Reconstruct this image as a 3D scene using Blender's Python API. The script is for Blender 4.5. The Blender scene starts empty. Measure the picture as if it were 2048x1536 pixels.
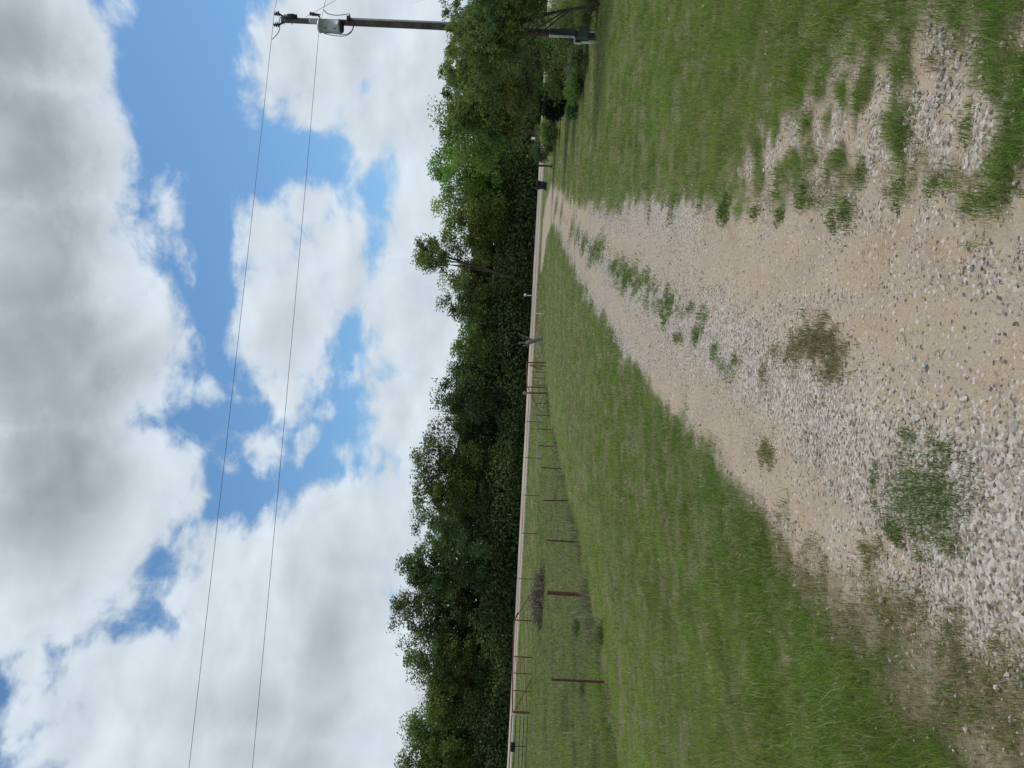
import bpy, math, random
import numpy as np
from mathutils import Vector, Matrix

R = math.radians
rng = np.random.default_rng(11)
random.seed(5)
sc = bpy.context.scene
C = sc.collection

# ------------------------------------------------------------------ camera
FPX, ROLL, EYE = 1500.0, 0.053, 1.6
PITCH = math.atan(19 / FPX)
FW = np.array([0, math.cos(PITCH), math.sin(PITCH)])
UP = np.array([0, -math.sin(PITCH), math.cos(PITCH)])
RT = np.array([1.0, 0, 0])
CX = math.sin(ROLL) * RT - math.cos(ROLL) * UP      # the phone was held sideways: picture right = down
CY = math.cos(ROLL) * RT + math.sin(ROLL) * UP      # picture up = right
CAM = np.array([0, 0, EYE])
cd = bpy.data.cameras.new('camera')
cam = bpy.data.objects.new('camera', cd); C.objects.link(cam)
cd.sensor_width = 36; cd.lens = 36 * FPX / 2048
cd.clip_start = 0.05; cd.clip_end = 6000
M = Matrix.Identity(4)
for i in range(3):
    M[i][0], M[i][1], M[i][2], M[i][3] = CX[i], CY[i], -FW[i], CAM[i]
cam.matrix_world = M
sc.camera = cam

def ray(x, y):
    d = FW * FPX + (x - 1024) * CX - (y - 768) * CY
    return d / np.linalg.norm(d)

# ------------------------------------------------------------------ light
SUN_EL, SUN_AZ = R(62), R(72)                         # sun high on the right, a little beyond
w = bpy.data.worlds.new('World'); sc.world = w; w.use_nodes = True
nt = w.node_tree; nt.nodes.clear()
def N(t, **k):
    n = nt.nodes.new(t)
    for a, b in k.items(): setattr(n, a, b)
    return n
def link(a, b): nt.links.new(a, b)
def math_n(op, a, b=None, c=None, clamp=False):
    n = N('ShaderNodeMath', operation=op, use_clamp=clamp)
    for i, v in enumerate((a, b, c)):
        if v is None: continue
        if isinstance(v, (int, float)): n.inputs[i].default_value = v
        else: link(v, n.inputs[i])
    return n.outputs[0]
def smooth(v, lo, hi, a=0.0, b=1.0):
    n = N('ShaderNodeMapRange', interpolation_type='SMOOTHSTEP')
    link(v, n.inputs[0])
    for i, q in zip((1, 2, 3, 4), (lo, hi, a, b)): n.inputs[i].default_value = q
    return n.outputs[0]
def mixc(f, a, b):
    n = N('ShaderNodeMix', data_type='RGBA')
    if isinstance(f, (int, float)): n.inputs[0].default_value = f
    else: link(f, n.inputs[0])
    for i, v in ((6, a), (7, b)):
        if isinstance(v, tuple): n.inputs[i].default_value = (*v, 1)
        else: link(v, n.inputs[i])
    return n.outputs[2]

SKYK = 0.1
sky = N('ShaderNodeTexSky', sky_type='NISHITA', sun_disc=False)
sky.sun_elevation = SUN_EL; sky.sun_rotation = SUN_AZ
sky.air_density = 1.0; sky.dust_density = 0.6; sky.ozone_density = 1.6
tc = N('ShaderNodeTexCoord')
sep = N('ShaderNodeSeparateXYZ'); link(tc.outputs['Generated'], sep.inputs[0])
az = math_n('ARCTAN2', sep.outputs[0], sep.outputs[1])
el = math_n('ARCSINE', sep.outputs[2])
cmb = N('ShaderNodeCombineXYZ'); link(az, cmb.inputs[0]); link(el, cmb.inputs[1])
P = cmb.outputs[0]
def azel(x, y):
    d = ray(x, y); return math.atan2(d[0], d[1]), math.asin(d[2])
def noise(vec, scale, detail, rough=0.55, dist=0.0, lac=2.0):
    n = N('ShaderNodeTexNoise', noise_dimensions='3D')
    link(vec, n.inputs['Vector'])
    n.inputs['Scale'].default_value = scale; n.inputs['Detail'].default_value = detail
    n.inputs['Roughness'].default_value = rough; n.inputs['Distortion'].default_value = dist
    n.inputs['Lacunarity'].default_value = lac
    return n.outputs[0]
def blobfield(blobs, unit=0.10):
    """depth inside the nearest cloud body, each body given where it hangs in the sky"""
    best = None
    for (x, y, rx, ry) in blobs:
        a, e = azel(x, y)
        a1, e1 = azel(x, y + ry); a2, e2 = azel(x + rx, y)
        ra = max(math.hypot(a1 - a, e1 - e), 1e-3); re = max(math.hypot(a2 - a, e2 - e), 1e-3)
        m = N('ShaderNodeMapping', vector_type='TEXTURE')
        link(P, m.inputs['Vector'])
        m.inputs['Location'].default_value = (a, e, 0)
        m.inputs['Rotation'].default_value = (0, 0, -ROLL)
        m.inputs['Scale'].default_value = (ra, re, 1)
        l = N('ShaderNodeVectorMath', operation='LENGTH'); link(m.outputs[0], l.inputs[0])
        k = min(max(min(ra, re) / unit, .12), 1.3)
        f = math_n('MULTIPLY_ADD', l.outputs['Value'], -k, k)
        if best is None: best = f
        else:
            mn = N('ShaderNodeMath', operation='SMOOTH_MAX'); mn.inputs[2].default_value = 0.12
            link(best, mn.inputs[0]); link(f, mn.inputs[1]); best = mn.outputs[0]
    return best
# cloud bodies (picture x, y, radius along x, radius along y)
BODIES = [(20, 60, 225, 240), (40, 300, 235, 260), (50, 520, 280, 230), (80, 720, 320, 240), (130, 960, 280, 200),
          (60, 1080, 260, 240), (240, 1120, 80, 60), (372, 500, 22, 34), (415, 775, 22, 20), (350, 930, 70, 55), (330, 420, 24, 40),
          (610, 1320, 270, 300), (520, 1180, 200, 170), (340, 1400, 250, 180), (430, 1090, 80, 80), (690, 1090, 150, 150), (560, 1560, 330, 200),
          (190, 1500, 150, 110), (650, 1010, 70, 70), (20, 1235, 90, 80), (380, 1010, 60, 50), (265, 1190, 60, 80), (395, 1150, 60, 70), (40, 1440, 70, 80), (330, 1170, 45, 60), (60, 1330, 50, 40),
          (575, 650, 120, 185), (535, 490, 70, 95), (630, 400, 75, 75), (670, 480, 75, 90), (565, 790, 60, 60), (700, 560, 55, 80),
          (650, 90, 135, 180), (620, 215, 100, 80), (740, 250, 90, 130), (720, 30, 150, 150),
          (520, 890, 45, 50), (640, 825, 36, 20), (625, 865, 20, 20), (685, 905, 32, 28), (455, 935, 34, 28), (600, 920, 14, 30),
          (850, 150, 130, 320), (835, 420, 85, 190), (800, 640, 90, 170), (810, 830, 90, 170), (800, 1050, 110, 220), (830, 1350, 140, 300), (900, 700, 120, 900)]
wn = N('ShaderNodeTexNoise'); link(P, wn.inputs['Vector']); wn.inputs['Scale'].default_value = 5.0; wn.inputs['Detail'].default_value = 3
wv = N('ShaderNodeVectorMath', operation='MULTIPLY_ADD'); link(wn.outputs['Color'], wv.inputs[0])
wv.inputs[1].default_value = (0.10, 0.07, 0); link(P, wv.inputs[2])
PW = wv.outputs[0]
stretch = N('ShaderNodeMapping'); link(PW, stretch.inputs['Vector']); stretch.inputs['Scale'].default_value = (1, 1.5, 1)
PS = stretch.outputs[0]
fb = noise(PS, 7.5, 9, 0.58)
fb2 = noise(PS, 26.0, 6, 0.62)
body = blobfield(BODIES)
n1 = math_n('MULTIPLY', math_n('SUBTRACT', fb, 0.5), 1.5)
n2 = math_n('MULTIPLY', math_n('SUBTRACT', fb2, 0.5), 0.42)
field = math_n('ADD', math_n('ADD', math_n('ADD', body, n1), n2), 0.08)
# outside the view: unseen broken cloud, its cover raised to whiten the light
gen = math_n('ADD', math_n('MULTIPLY', math_n('SUBTRACT', noise(tc.outputs['Generated'], 2.6, 9, 0.6), 0.42), 4.0), n2)
dotn = N('ShaderNodeVectorMath', operation='DOT_PRODUCT'); link(tc.outputs['Generated'], dotn.inputs[0]); dotn.inputs[1].default_value = tuple(FW)
outside = smooth(dotn.outputs['Value'], 0.62, 0.78, 0.0, 3.0)
field = math_n('MAXIMUM', field, math_n('SUBTRACT', gen, outside))
cover = smooth(field, 0.0, 0.33)
thick = smooth(field, 0.15, 1.0)
# relief: brighter towards the sun side
off = N('ShaderNodeVectorMath', operation='ADD'); link(PS, off.inputs[0]); off.inputs[1].default_value = (0.012, 0.03, 0)
relief = math_n('SUBTRACT', noise(PS, 7.5, 4, 0.5), noise(off.outputs[0], 7.5, 4, 0.5))
DARK = [(60, 150, 250, 260), (110, 400, 220, 280), (90, 640, 240, 260), (110, 860, 220, 240), (230, 760, 170, 160), (120, 980, 210, 230), (40, 780, 90, 200),
        (660, 1280, 90, 330), (620, 1500, 110, 220), (480, 1440, 160, 140), (730, 200, 55, 130), (620, 690, 75, 120), (300, 1090, 80, 110), (620, 1160, 60, 110)]
darkf = blobfield(DARK)
dk = smooth(math_n('ADD', darkf, math_n('MULTIPLY', math_n('SUBTRACT', noise(PW, 4.0, 4, 0.5), 0.5), 0.9)), -0.2, 0.9)
gdark = smooth(noise(tc.outputs['Generated'], 2.1, 4), 0.42, 0.72, 0.0, 0.8)
gd = math_n('MULTIPLY', gdark, smooth(dotn.outputs['Value'], 0.62, 0.78, 1.0, 0.0))
dk = math_n('MULTIPLY', math_n('MAXIMUM', dk, gd), thick)
g = 1 / SKYK
lit = mixc(thick, (0.68 * g, 0.77 * g, 0.86 * g), (0.71 * g, 0.77 * g, 0.825 * g))
ccol = mixc(dk, lit, (0.385 * g, 0.435 * g, 0.48 * g))
rl = math_n('ADD', 1.0, math_n('MULTIPLY', relief, 0.75))
rl = math_n('MINIMUM', math_n('MAXIMUM', rl, 0.72), 1.22)
cv = N('ShaderNodeVectorMath', operation='SCALE'); link(ccol, cv.inputs[0]); link(rl, cv.inputs['Scale'])
# clear air, a little paler low down where the haze is
skyg = N('ShaderNodeVectorMath', operation='MULTIPLY'); link(sky.outputs[0], skyg.inputs[0]); skyg.inputs[1].default_value = (0.92, 1.25, 1.40)
final = mixc(cover, skyg.outputs[0], cv.outputs[0])
bg = N('ShaderNodeBackground'); link(final, bg.inputs[0]); bg.inputs[1].default_value = SKYK
wo = N('ShaderNodeOutputWorld'); link(bg.outputs[0], wo.inputs[0])
w.cycles.sampling_method = 'MANUAL'; w.cycles.sample_map_resolution = 512

sl = bpy.data.lights.new('sun', 'SUN'); sun = bpy.data.objects.new('sun', sl); C.objects.link(sun)
sl.energy = 2.1; sl.angle = R(11); sl.color = (1.0, 0.95, 0.88)
sd = Vector((math.sin(SUN_AZ) * math.cos(SUN_EL), math.cos(SUN_AZ) * math.cos(SUN_EL), math.sin(SUN_EL)))
sun.rotation_euler = sd.to_track_quat('Z', 'Y').to_euler()
sun.location = (20, 20, 60)

sc.view_settings.view_transform = 'Standard'; sc.view_settings.look = 'None'
sc.view_settings.exposure = -0.08; sc.view_settings.gamma = 1.0; sc.view_settings.use_curve_mapping = False
sc.cycles.use_denoising = True
sc.cycles.max_bounces = 6; sc.cycles.diffuse_bounces = 3; sc.cycles.transmission_bounces = 4; sc.cycles.glossy_bounces = 2
sc.cycles.transparent_max_bounces = 4

# ------------------------------------------------------------------ noise and terrain (numpy)
def _h(ix, iy, s):
    n = (ix * 374761393 + iy * 668265263 + s * 1274126177) & 0xffffffff
    n = ((n ^ (n >> 13)) * 1274126177) & 0xffffffff
    return ((n ^ (n >> 16)) & 0xffff) / 65535.0
def vnoise(x, y, s=0):
    x = np.asarray(x, float); y = np.asarray(y, float)
    ix = np.floor(x).astype(np.int64); iy = np.floor(y).astype(np.int64)
    fx = x - ix; fy = y - iy
    fx = fx * fx * (3 - 2 * fx); fy = fy * fy * (3 - 2 * fy)
    a = _h(ix, iy, s) * (1 - fx) + _h(ix + 1, iy, s) * fx
    b = _h(ix, iy + 1, s) * (1 - fx) + _h(ix + 1, iy + 1, s) * fx
    return a * (1 - fy) + b * fy
def fbm(x, y, s=0, o=4):
    t = 0; a = .5; n = 0
    for i in range(o):
        t = t + a * vnoise(x * 2 ** i + 17.3 * i, y * 2 ** i + 9.1 * i, s + i); n += a; a *= .5
    return t / n
def sstep(lo, hi, v):
    t = np.clip((v - lo) / (hi - lo), 0, 1); return t * t * (3 - 2 * t)

FENCE_Y = np.array([-20, 4, 15.6, 23.4, 34, 42, 50, 58, 64]); FENCE_X = np.array([-8.6, -7.2, -6.0, -4.8, -3.7, -2.9, -2.0, -0.3, 1.2])
EDGE_Y = np.array([-20, 2, 4.2, 7, 13, 20, 30, 46, 60, 80]); EDGE_X = np.array([-1.1, -1.05, -.9, -.5, .85, 2.8, 5.6, 9.8, 13.5, 16])
ROAD_A, ROAD_B = 84.0, 92.0
def road_y(x):                       # near edge of the road
    return ROAD_A + 0.0 * np.asarray(x, float)
def gz(x, y):
    x = np.asarray(x, float); y = np.asarray(y, float)
    xf = np.interp(y, FENCE_Y, FENCE_X); xl = np.interp(y, EDGE_Y, EDGE_X)
    s = sstep(0, 1, (xl - 0.3 - x) / np.maximum(xl - 0.3 - xf, 1.0))
    base = -0.42 * s
    base = base + 0.05 * (fbm(x * .22 + 3, y * .22, 5, 3) - .5) * sstep(2, 9, np.abs(x - 1) + np.abs(y) * .2) * 1.6
    base = base + 0.035 * (fbm(x * 1.1, y * 1.1, 9, 3) - .5)
    # wheel tracks pressed a little lower than the ridge between them
    t = sstep(64, 82.5, y)
    base = base * (1 - t) + 0.37 * t
    base = base + np.clip(y - ROAD_A, 0, 8.6) * 0.056
    return base
def ground_at(x, y, near=1.0, far=130.0):
    d = ray(x, y)
    ts = np.geomspace(near, far, 2500)
    px, py, pz = d[0] * ts, d[1] * ts, EYE + d[2] * ts
    below = np.nonzero(pz < gz(px, py))[0]
    i = below[0] if len(below) else len(ts) - 1
    return np.array([px[i], py[i], float(gz(px[i], py[i]))])
def at_depth(x, y, Y):
    d = ray(x, y); return CAM + d * (Y / d[1])
def az_on(x, y, Y):
    p = at_depth(x, y, Y); return np.array([p[0], Y, float(gz(p[0], Y))])
def flat(x, y):
    d = ray(x, y); t = -EYE / d[2]; return (d[0] * t, d[1] * t)

def sdist(px, py, poly):
    """signed distance to a polygon, positive inside"""
    poly = np.asarray(poly, float)
    best = np.full(px.shape, 1e9); inside = np.zeros(px.shape, bool)
    for (x0, y0), (x1, y1) in zip(poly, np.roll(poly, -1, 0)):
        ex, ey = x1 - x0, y1 - y0
        t = np.clip(((px - x0) * ex + (py - y0) * ey) / (ex * ex + ey * ey + 1e-12), 0, 1)
        best = np.minimum(best, (px - x0 - t * ex) ** 2 + (py - y0 - t * ey) ** 2)
        c = ((y0 > py) != (y1 > py)) & (px < ex * (py - y0) / (ey + 1e-12 * (ey == 0)) + x0)
        inside ^= c
    return np.where(inside, 1, -1) * np.sqrt(best)
def pdist(px, py, line):
    line = np.asarray(line, float); best = np.full(px.shape, 1e9)
    for (x0, y0), (x1, y1) in zip(line[:-1], line[1:]):
        ex, ey = x1 - x0, y1 - y0
        t = np.clip(((px - x0) * ex + (py - y0) * ey) / (ex * ex + ey * ey + 1e-12), 0, 1)
        best = np.minimum(best, (px - x0 - t * ex) ** 2 + (py - y0 - t * ey) ** 2)
    return np.sqrt(best)

# driveway outline, read off the ground
L_PIX = [(2040, 1345), (1900, 1262), (1800, 1190), (1700, 1125), (1600, 1062), (1500, 975), (1430, 900), (1375, 850), (1320, 790), (1265, 722), (1234, 680), (1216, 646), (1193, 618), (1172, 589), (1161, 560), (1146, 534), (1130, 498), (1118, 466), (1104, 446)]
R_PIX = [(1102, 368), (1122, 386), (1146, 401), (1182, 413), (1230, 415), (1290, 400), (1340, 410), (1400, 418), (1514, 412), (1608, 392), (1700, 385), (1800, 390), (1900, 400), (2000, 415)]
DRIVE = [(-.95, -9)] + [(-.85, 1.0)] + [flat(*p) for p in L_PIX] + [flat(*p) for p in R_PIX] + [(.72, 1.0), (.9, -9)]
APRON = [tuple(ground_at(*p)[:2]) for p in [(1103, 366), (1094, 395), (1088, 430), (1083.5, 480), (1081, 540), (1084, 545), (1088, 520), (1093, 475), (1103, 446), (1106, 400)]]
FRINGE = [flat(*p) for p in [(1514, 412), (1480, 330), (1560, 240), (1640, 190), (1740, 120), (1850, 60), (1960, 40), (2047, 20), (2300, 0), (2300, 460), (2000, 430), (1900, 410), (1700, 395), (1608, 400)]]
LEFTF = [flat(*p) for p in [(1400, 855), (1470, 965), (1560, 1075), (1660, 1195), (1760, 1330), (1880, 1480), (2100, 1660), (2300, 1480), (2040, 1325), (1900, 1242), (1800, 1170), (1700, 1105), (1600, 1042), (1500, 955)]]
RIDGE = [flat(*p) for p in [(1150, 468), (1185, 510), (1225, 555), (1290, 590), (1380, 640), (1480, 715), (1600, 800), (1700, 880), (1800, 950), (1900, 1060), (2020, 1150), (2300, 1350)]]
RIDGE_R = [flat(*p) for p in [(1180, 418), (1250, 425), (1320, 425), (1390, 420)]]
RIDGE_L = [flat(*p) for p in [(1110, 452), (1125, 486), (1146, 538), (1172, 592), (1216, 650), (1240, 688), (1290, 755)]]
BIG = [flat(*p) for p in [(1880, 950), (1960, 900), (2060, 900), (2200, 950), (2200, 1330), (2040, 1260), (1960, 1180), (1900, 1100)]]
BIGR = [flat(*p) for p in [(1760, 140), (1860, 60), (1960, 50), (2060, 60), (2150, 200), (1960, 300), (1880, 290), (1800, 300), (1700, 290)]]

def zones(x, y):
    """how much of each ground cover lies at a spot"""
    nz = fbm(x * 2.2, y * 2.2, 21, 4) - .5
    nf = fbm(x * 9, y * 9, 31, 3) - .5
    sdv = sdist(x, y, DRIVE)
    soft = np.clip(np.abs(y) * .016 + .16, .16, .6)
    dr = sdv + nz * soft * 1.5 + nf * soft * 1.2
    ap = sdist(x, y, APRON) + nz * .4
    fr = sdist(x, y, FRINGE)
    lf = sdist(x, y, LEFTF)
    patch = .55 * fbm(x * 3.0 + 5, y * 4.5, 41, 4) + .45 * fbm(x * 8.0, y * 13.0, 43, 3)
    grav = sstep(-.15, .08, np.maximum(dr, ap))
    frz = sstep(-.5, .35, fr + nz * .3)
    frm = frz * sstep(.49, .57, patch + .05 * np.clip(fr, -.5, .4))
    grav = np.maximum(grav, frm)
    leftm = sstep(-.2, .15, lf + nz * .4 + nf * .2)
    leftm = np.maximum(leftm, .7 * frz * sstep(.40, .5, patch))
    frm = frm * sstep(.35, .6, fbm(x * 6, y * 9, 44, 3)); d1 = pdist(x, y, RIDGE); d2 = pdist(x, y, RIDGE_R); d3 = pdist(x, y, RIDGE_L)
    wdt = .26 + .008 * y
    stone = np.exp(-(d1 / wdt) ** 2) + .75 * np.exp(-(d2 / .35) ** 2) + .9 * np.exp(-(d3 / (.16 + .01 * y)) ** 2)
    stone = stone + .8 * sstep(-.22, .16, sdist(x, y, BIG) + nz * .4 + nf * .2) + .9 * frm
    stone = stone + .30 * sstep(.50, .68, fbm(x * 2.6, y * .55, 51, 3))
    edge = np.exp(-np.maximum(-np.maximum(dr, frm * .2 - .2), 0) / (.16 + .012 * np.clip(y, 0, 40))) * (1 - grav)
    leftm = np.maximum(leftm, edge * .9 * sstep(.44, .62, fbm(x * 5, y * 7, 47, 3)))
    return grav, leftm, np.clip(stone, 0, 1.3), dr

# ------------------------------------------------------------------ materials
MATS = {}
def new_mat(name):
    m = bpy.data.materials.new(name); m.use_nodes = True; MATS[name] = m
    return m, m.node_tree, m.node_tree.nodes['Principled BSDF']
def simple(name, col, rough=.8, metal=0.0, var=.25, scale=8.0, bump=.0, bscale=40, col2=None):
    m, t, b = new_mat(name)
    tcn = t.nodes.new('ShaderNodeTexCoord')
    nn = t.nodes.new('ShaderNodeTexNoise'); nn.inputs['Scale'].default_value = scale; nn.inputs['Detail'].default_value = 6; nn.inputs['Roughness'].default_value = .65
    t.links.new(tcn.outputs['Object'], nn.inputs['Vector'])
    cr = t.nodes.new('ShaderNodeValToRGB')
    lo = tuple(c * (1 - var) for c in col); hi = tuple(min(1, c * (1 + var)) for c in (col2 or col))
    cr.color_ramp.elements[0].position = .32; cr.color_ramp.elements[0].color = (*lo, 1)
    cr.color_ramp.elements[1].position = .68; cr.color_ramp.elements[1].color = (*hi, 1)
    t.links.new(nn.outputs[0], cr.inputs[0]); t.links.new(cr.outputs[0], b.inputs['Base Color'])
    b.inputs['Roughness'].default_value = rough; b.inputs['Metallic'].default_value = metal
    b.inputs['Specular IOR Level'].default_value = .3
    if bump:
        n2 = t.nodes.new('ShaderNodeTexNoise'); n2.inputs['Scale'].default_value = bscale; n2.inputs['Detail'].default_value = 5
        t.links.new(tcn.outputs['Object'], n2.inputs['Vector'])
        bp = t.nodes.new('ShaderNodeBump'); bp.inputs['Strength'].default_value = bump; bp.inputs['Distance'].default_value = .02
        t.links.new(n2.outputs[0], bp.inputs['Height']); t.links.new(bp.outputs[0], b.inputs['Normal'])
    return m
def leaf_mat(name, trans=.35, rough=.65, tint=(1, 1, 1)):
    m = bpy.data.materials.new(name); m.use_nodes = True; MATS[name] = m
    t = m.node_tree; t.nodes.clear()
    at = t.nodes.new('ShaderNodeAttribute'); at.attribute_name = 'Col'
    b = t.nodes.new('ShaderNodeBsdfPrincipled'); b.inputs['Roughness'].default_value = rough; b.inputs['Specular IOR Level'].default_value = .25
    t.links.new(at.outputs['Color'], b.inputs['Base Color'])
    tr = t.nodes.new('ShaderNodeBsdfTranslucent')
    mu = t.nodes.new('ShaderNodeMix'); mu.data_type = 'RGBA'; mu.blend_type = 'MULTIPLY'; mu.inputs[0].default_value = 1
    t.links.new(at.outputs['Color'], mu.inputs[6]); mu.inputs[7].default_value = (1.35, 1.5, .6, 1)
    t.links.new(mu.outputs[2], tr.inputs[0])
    mx = t.nodes.new('ShaderNodeMixShader'); mx.inputs[0].default_value = trans
    t.links.new(b.outputs[0], mx.inputs[1]); t.links.new(tr.outputs[0], mx.inputs[2])
    o = t.nodes.new('ShaderNodeOutputMaterial'); t.links.new(mx.outputs[0], o.inputs[0])
    return m
leaf_mat('leaf', .30); leaf_mat('blade', .25, .7)
m, t, b = new_mat('stone')
at = t.nodes.new('ShaderNodeAttribute'); at.attribute_name = 'Col'
tcn = t.nodes.new('ShaderNodeTexCoord'); nn = t.nodes.new('ShaderNodeTexNoise'); nn.inputs['Scale'].default_value = 90; nn.inputs['Detail'].default_value = 4
t.links.new(tcn.outputs['Object'], nn.inputs['Vector'])
mr = t.nodes.new('ShaderNodeMapRange'); mr.inputs[1].default_value = .3; mr.inputs[2].default_value = .7; mr.inputs[3].default_value = .72; mr.inputs[4].default_value = 1.12
t.links.new(nn.outputs[0], mr.inputs[0])
vm = t.nodes.new('ShaderNodeVectorMath'); vm.operation = 'SCALE'; t.links.new(at.outputs['Color'], vm.inputs[0]); t.links.new(mr.outputs[0], vm.inputs['Scale'])
t.links.new(vm.outputs[0], b.inputs['Base Color']); b.inputs['Roughness'].default_value = .9; b.inputs['Specular IOR Level'].default_value = .2

simple('bark', (.075, .06, .048), .9, var=.45, scale=5, bump=.6, bscale=14)
simple('pale_bark', (.20, .185, .16), .9, var=.35, scale=6, bump=.5, bscale=20)
simple('dead_wood', (.17, .155, .14), .95, var=.45, scale=9, bump=.6, bscale=25)
simple('brush', (.165, .138, .112), .95, var=.55, scale=3); simple('dry_sticks', (.30, .25, .20), .95, var=.5, scale=3)
simple('pole_wood', (.085, .066, .058), .85, var=.4, scale=7, bump=.4, bscale=30)
simple('rust', (.115, .045, .030), .75, var=.45, scale=14, col2=(.15, .062, .04))
simple('post_rust', (.10, .034, .028), .7, var=.4, scale=18, col2=(.12, .05, .038))
simple('galv', (.42, .43, .43), .5, .4, var=.2, scale=9)
simple('transformer_paint', (.37, .40, .39), .45, .1, var=.10, scale=5)
simple('dark_metal', (.035, .035, .04), .55, .3, var=.3, scale=9)
simple('insulator', (.05, .035, .045), .3, 0, var=.3, scale=12)
simple('grey_ceramic', (.40, .41, .43), .3, 0, var=.1, scale=12)
simple('cable', (.025, .025, .028), .6, 0, var=.2, scale=4)
simple('conductor', (.10, .105, .115), .5, .5, var=.15, scale=4)
simple('cabinet_green', (.055, .080, .072), .5, .05, var=.2, scale=6)
simple('pvc', (.52, .54, .54), .5, 0, var=.1, scale=7)
simple('bin_plastic', (.014, .012, .018), .45, 0, var=.3, scale=5)
simple('bin_red', (.07, .016, .016), .5, 0, var=.3, scale=8)
simple('white_paint', (.72, .72, .70), .55, 0, var=.08, scale=9)
simple('black_plate', (.010, .010, .012), .6, 0, var=.3, scale=9)
simple('wood_grey', (.05, .044, .042), .9, 0, var=.4, scale=9, bump=.4)
simple('asphalt', (.24, .205, .17), .9, 0, var=.25, scale=.2, bump=.15, bscale=60, col2=(.26, .22, .18))
simple('chip_seal', (.42, .345, .27), .9, 0, var=.22, scale=.12, bump=.15, bscale=60, col2=(.46, .375, .29))
simple('line_paint', (.74, .70, .62), .7, 0, var=.12, scale=2.5)

# ground: soil under the grass, sand and fine gravel on the drive; which one lies where is stored on the mesh
m, t, b = new_mat('earth')
def TN(tp, **k):
    n = t.nodes.new(tp)
    for a_, b_ in k.items(): setattr(n, a_, b_)
    return n
def tmix(f, a_, b_):
    n = TN('ShaderNodeMix', data_type='RGBA')
    if isinstance(f, (int, float)): n.inputs[0].default_value = f
    else: t.links.new(f, n.inputs[0])
    for i, v in ((6, a_), (7, b_)):
        if isinstance(v, tuple): n.inputs[i].default_value = (*v, 1)
        else: t.links.new(v, n.inputs[i])
    return n.outputs[2]
def tramp(v, stops):
    n = TN('ShaderNodeValToRGB'); t.links.new(v, n.inputs[0])
    e = n.color_ramp.elements
    while len(e) < len(stops): e.new(.5)
    for q, (p_, c_) in zip(e, stops): q.position = p_; q.color = (*c_, 1)
    return n.outputs[0]
def tnoise(scale, detail=5, rough=.6):
    n = TN('ShaderNodeTexNoise'); t.links.new(tco.outputs['Object'], n.inputs['Vector'])
    n.inputs['Scale'].default_value = scale; n.inputs['Detail'].default_value = detail; n.inputs['Roughness'].default_value = rough
    return n.outputs[0]
tco = TN('ShaderNodeTexCoord')
att = TN('ShaderNodeAttribute', attribute_name='Zone')
sepz = TN('ShaderNodeSeparateColor'); t.links.new(att.outputs['Color'], sepz.inputs[0])
sand = tramp(tnoise(2.2, 8, .65), [(.28, (.31, .220, .135)), (.45, (.40, .305, .205)), (.60, (.435, .345, .245)), (.78, (.36, .30, .24))])
vo = TN('ShaderNodeTexVoronoi'); t.links.new(tco.outputs['Object'], vo.inputs['Vector']); vo.inputs['Scale'].default_value = 75
vr = TN('ShaderNodeSeparateColor'); t.links.new(vo.outputs['Color'], vr.inputs[0])
peb = tramp(vr.outputs[0], [(.0, (.10, .078, .06)), (.25, (.24, .20, .16)), (.6, (.39, .34, .285)), (1.0, (.55, .50, .44))])
vo2 = TN('ShaderNodeTexVoronoi'); t.links.new(tco.outputs['Object'], vo2.inputs['Vector']); vo2.inputs['Scale'].default_value = 190
vr2 = TN('ShaderNodeSeparateColor'); t.links.new(vo2.outputs['Color'], vr2.inputs[0])
vr2_pre = vr2.outputs[0]
grit = tramp(vr2.outputs[1], [(.0, (.15, .11, .075)), (.45, (.35, .275, .195)), (1.0, (.52, .44, .35))])
mpn = TN('ShaderNodeMapping'); t.links.new(tco.outputs['Object'], mpn.inputs['Vector']); mpn.inputs['Rotation'].default_value = (0, 0, R(-14)); mpn.inputs['Scale'].default_value = (3.2, .55, 1)
stn = TN('ShaderNodeTexNoise'); t.links.new(mpn.outputs[0], stn.inputs['Vector']); stn.inputs['Scale'].default_value = 1.6; stn.inputs['Detail'].default_value = 6; stn.inputs['Roughness'].default_value = .65
stf = TN('ShaderNodeMapRange'); t.links.new(stn.outputs[0], stf.inputs[0]); stf.inputs[1].default_value = .46; stf.inputs[2].default_value = .66; stf.inputs[4].default_value = .55
greyf = tramp(vr2_pre, [(.0, (.16, .13, .105)), (.5, (.30, .25, .205)), (1.0, (.43, .375, .315))])
sandc = tmix(stf.outputs[0], tmix(.34, sand, grit), greyf)
pm = TN('ShaderNodeMath', operation='MULTIPLY_ADD'); t.links.new(sepz.outputs[2], pm.inputs[0]); pm.inputs[1].default_value = .80; pm.inputs[2].default_value = .11
pm2 = TN('ShaderNodeMath', operation='GREATER_THAN'); t.links.new(pm.outputs[0], pm2.inputs[0]); t.links.new(vr.outputs[1], pm2.inputs[1])
drivec = tmix(pm2.outputs[0], sandc, peb)
soil = tramp(tnoise(3.0, 7, .7), [(.3, (.066, .088, .026)), (.5, (.088, .118, .034)), (.7, (.115, .135, .046))])
soil_far = tramp(tnoise(.35, 8, .7), [(.3, (.075, .105, .030)), (.5, (.10, .13, .038)), (.7, (.14, .15, .06))])
cam_d = TN('ShaderNodeSeparateXYZ'); t.links.new(tco.outputs['Object'], cam_d.inputs[0])
fr_ = TN('ShaderNodeMapRange'); t.links.new(cam_d.outputs[1], fr_.inputs[0]); fr_.inputs[1].default_value = 8; fr_.inputs[2].default_value = 40
soilc = tmix(fr_.outputs[0], soil, soil_far)
dirt = tramp(tnoise(9.0, 6, .7), [(.3, (.19, .14, .092)), (.55, (.29, .225, .155)), (.75, (.38, .31, .23))])
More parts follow.
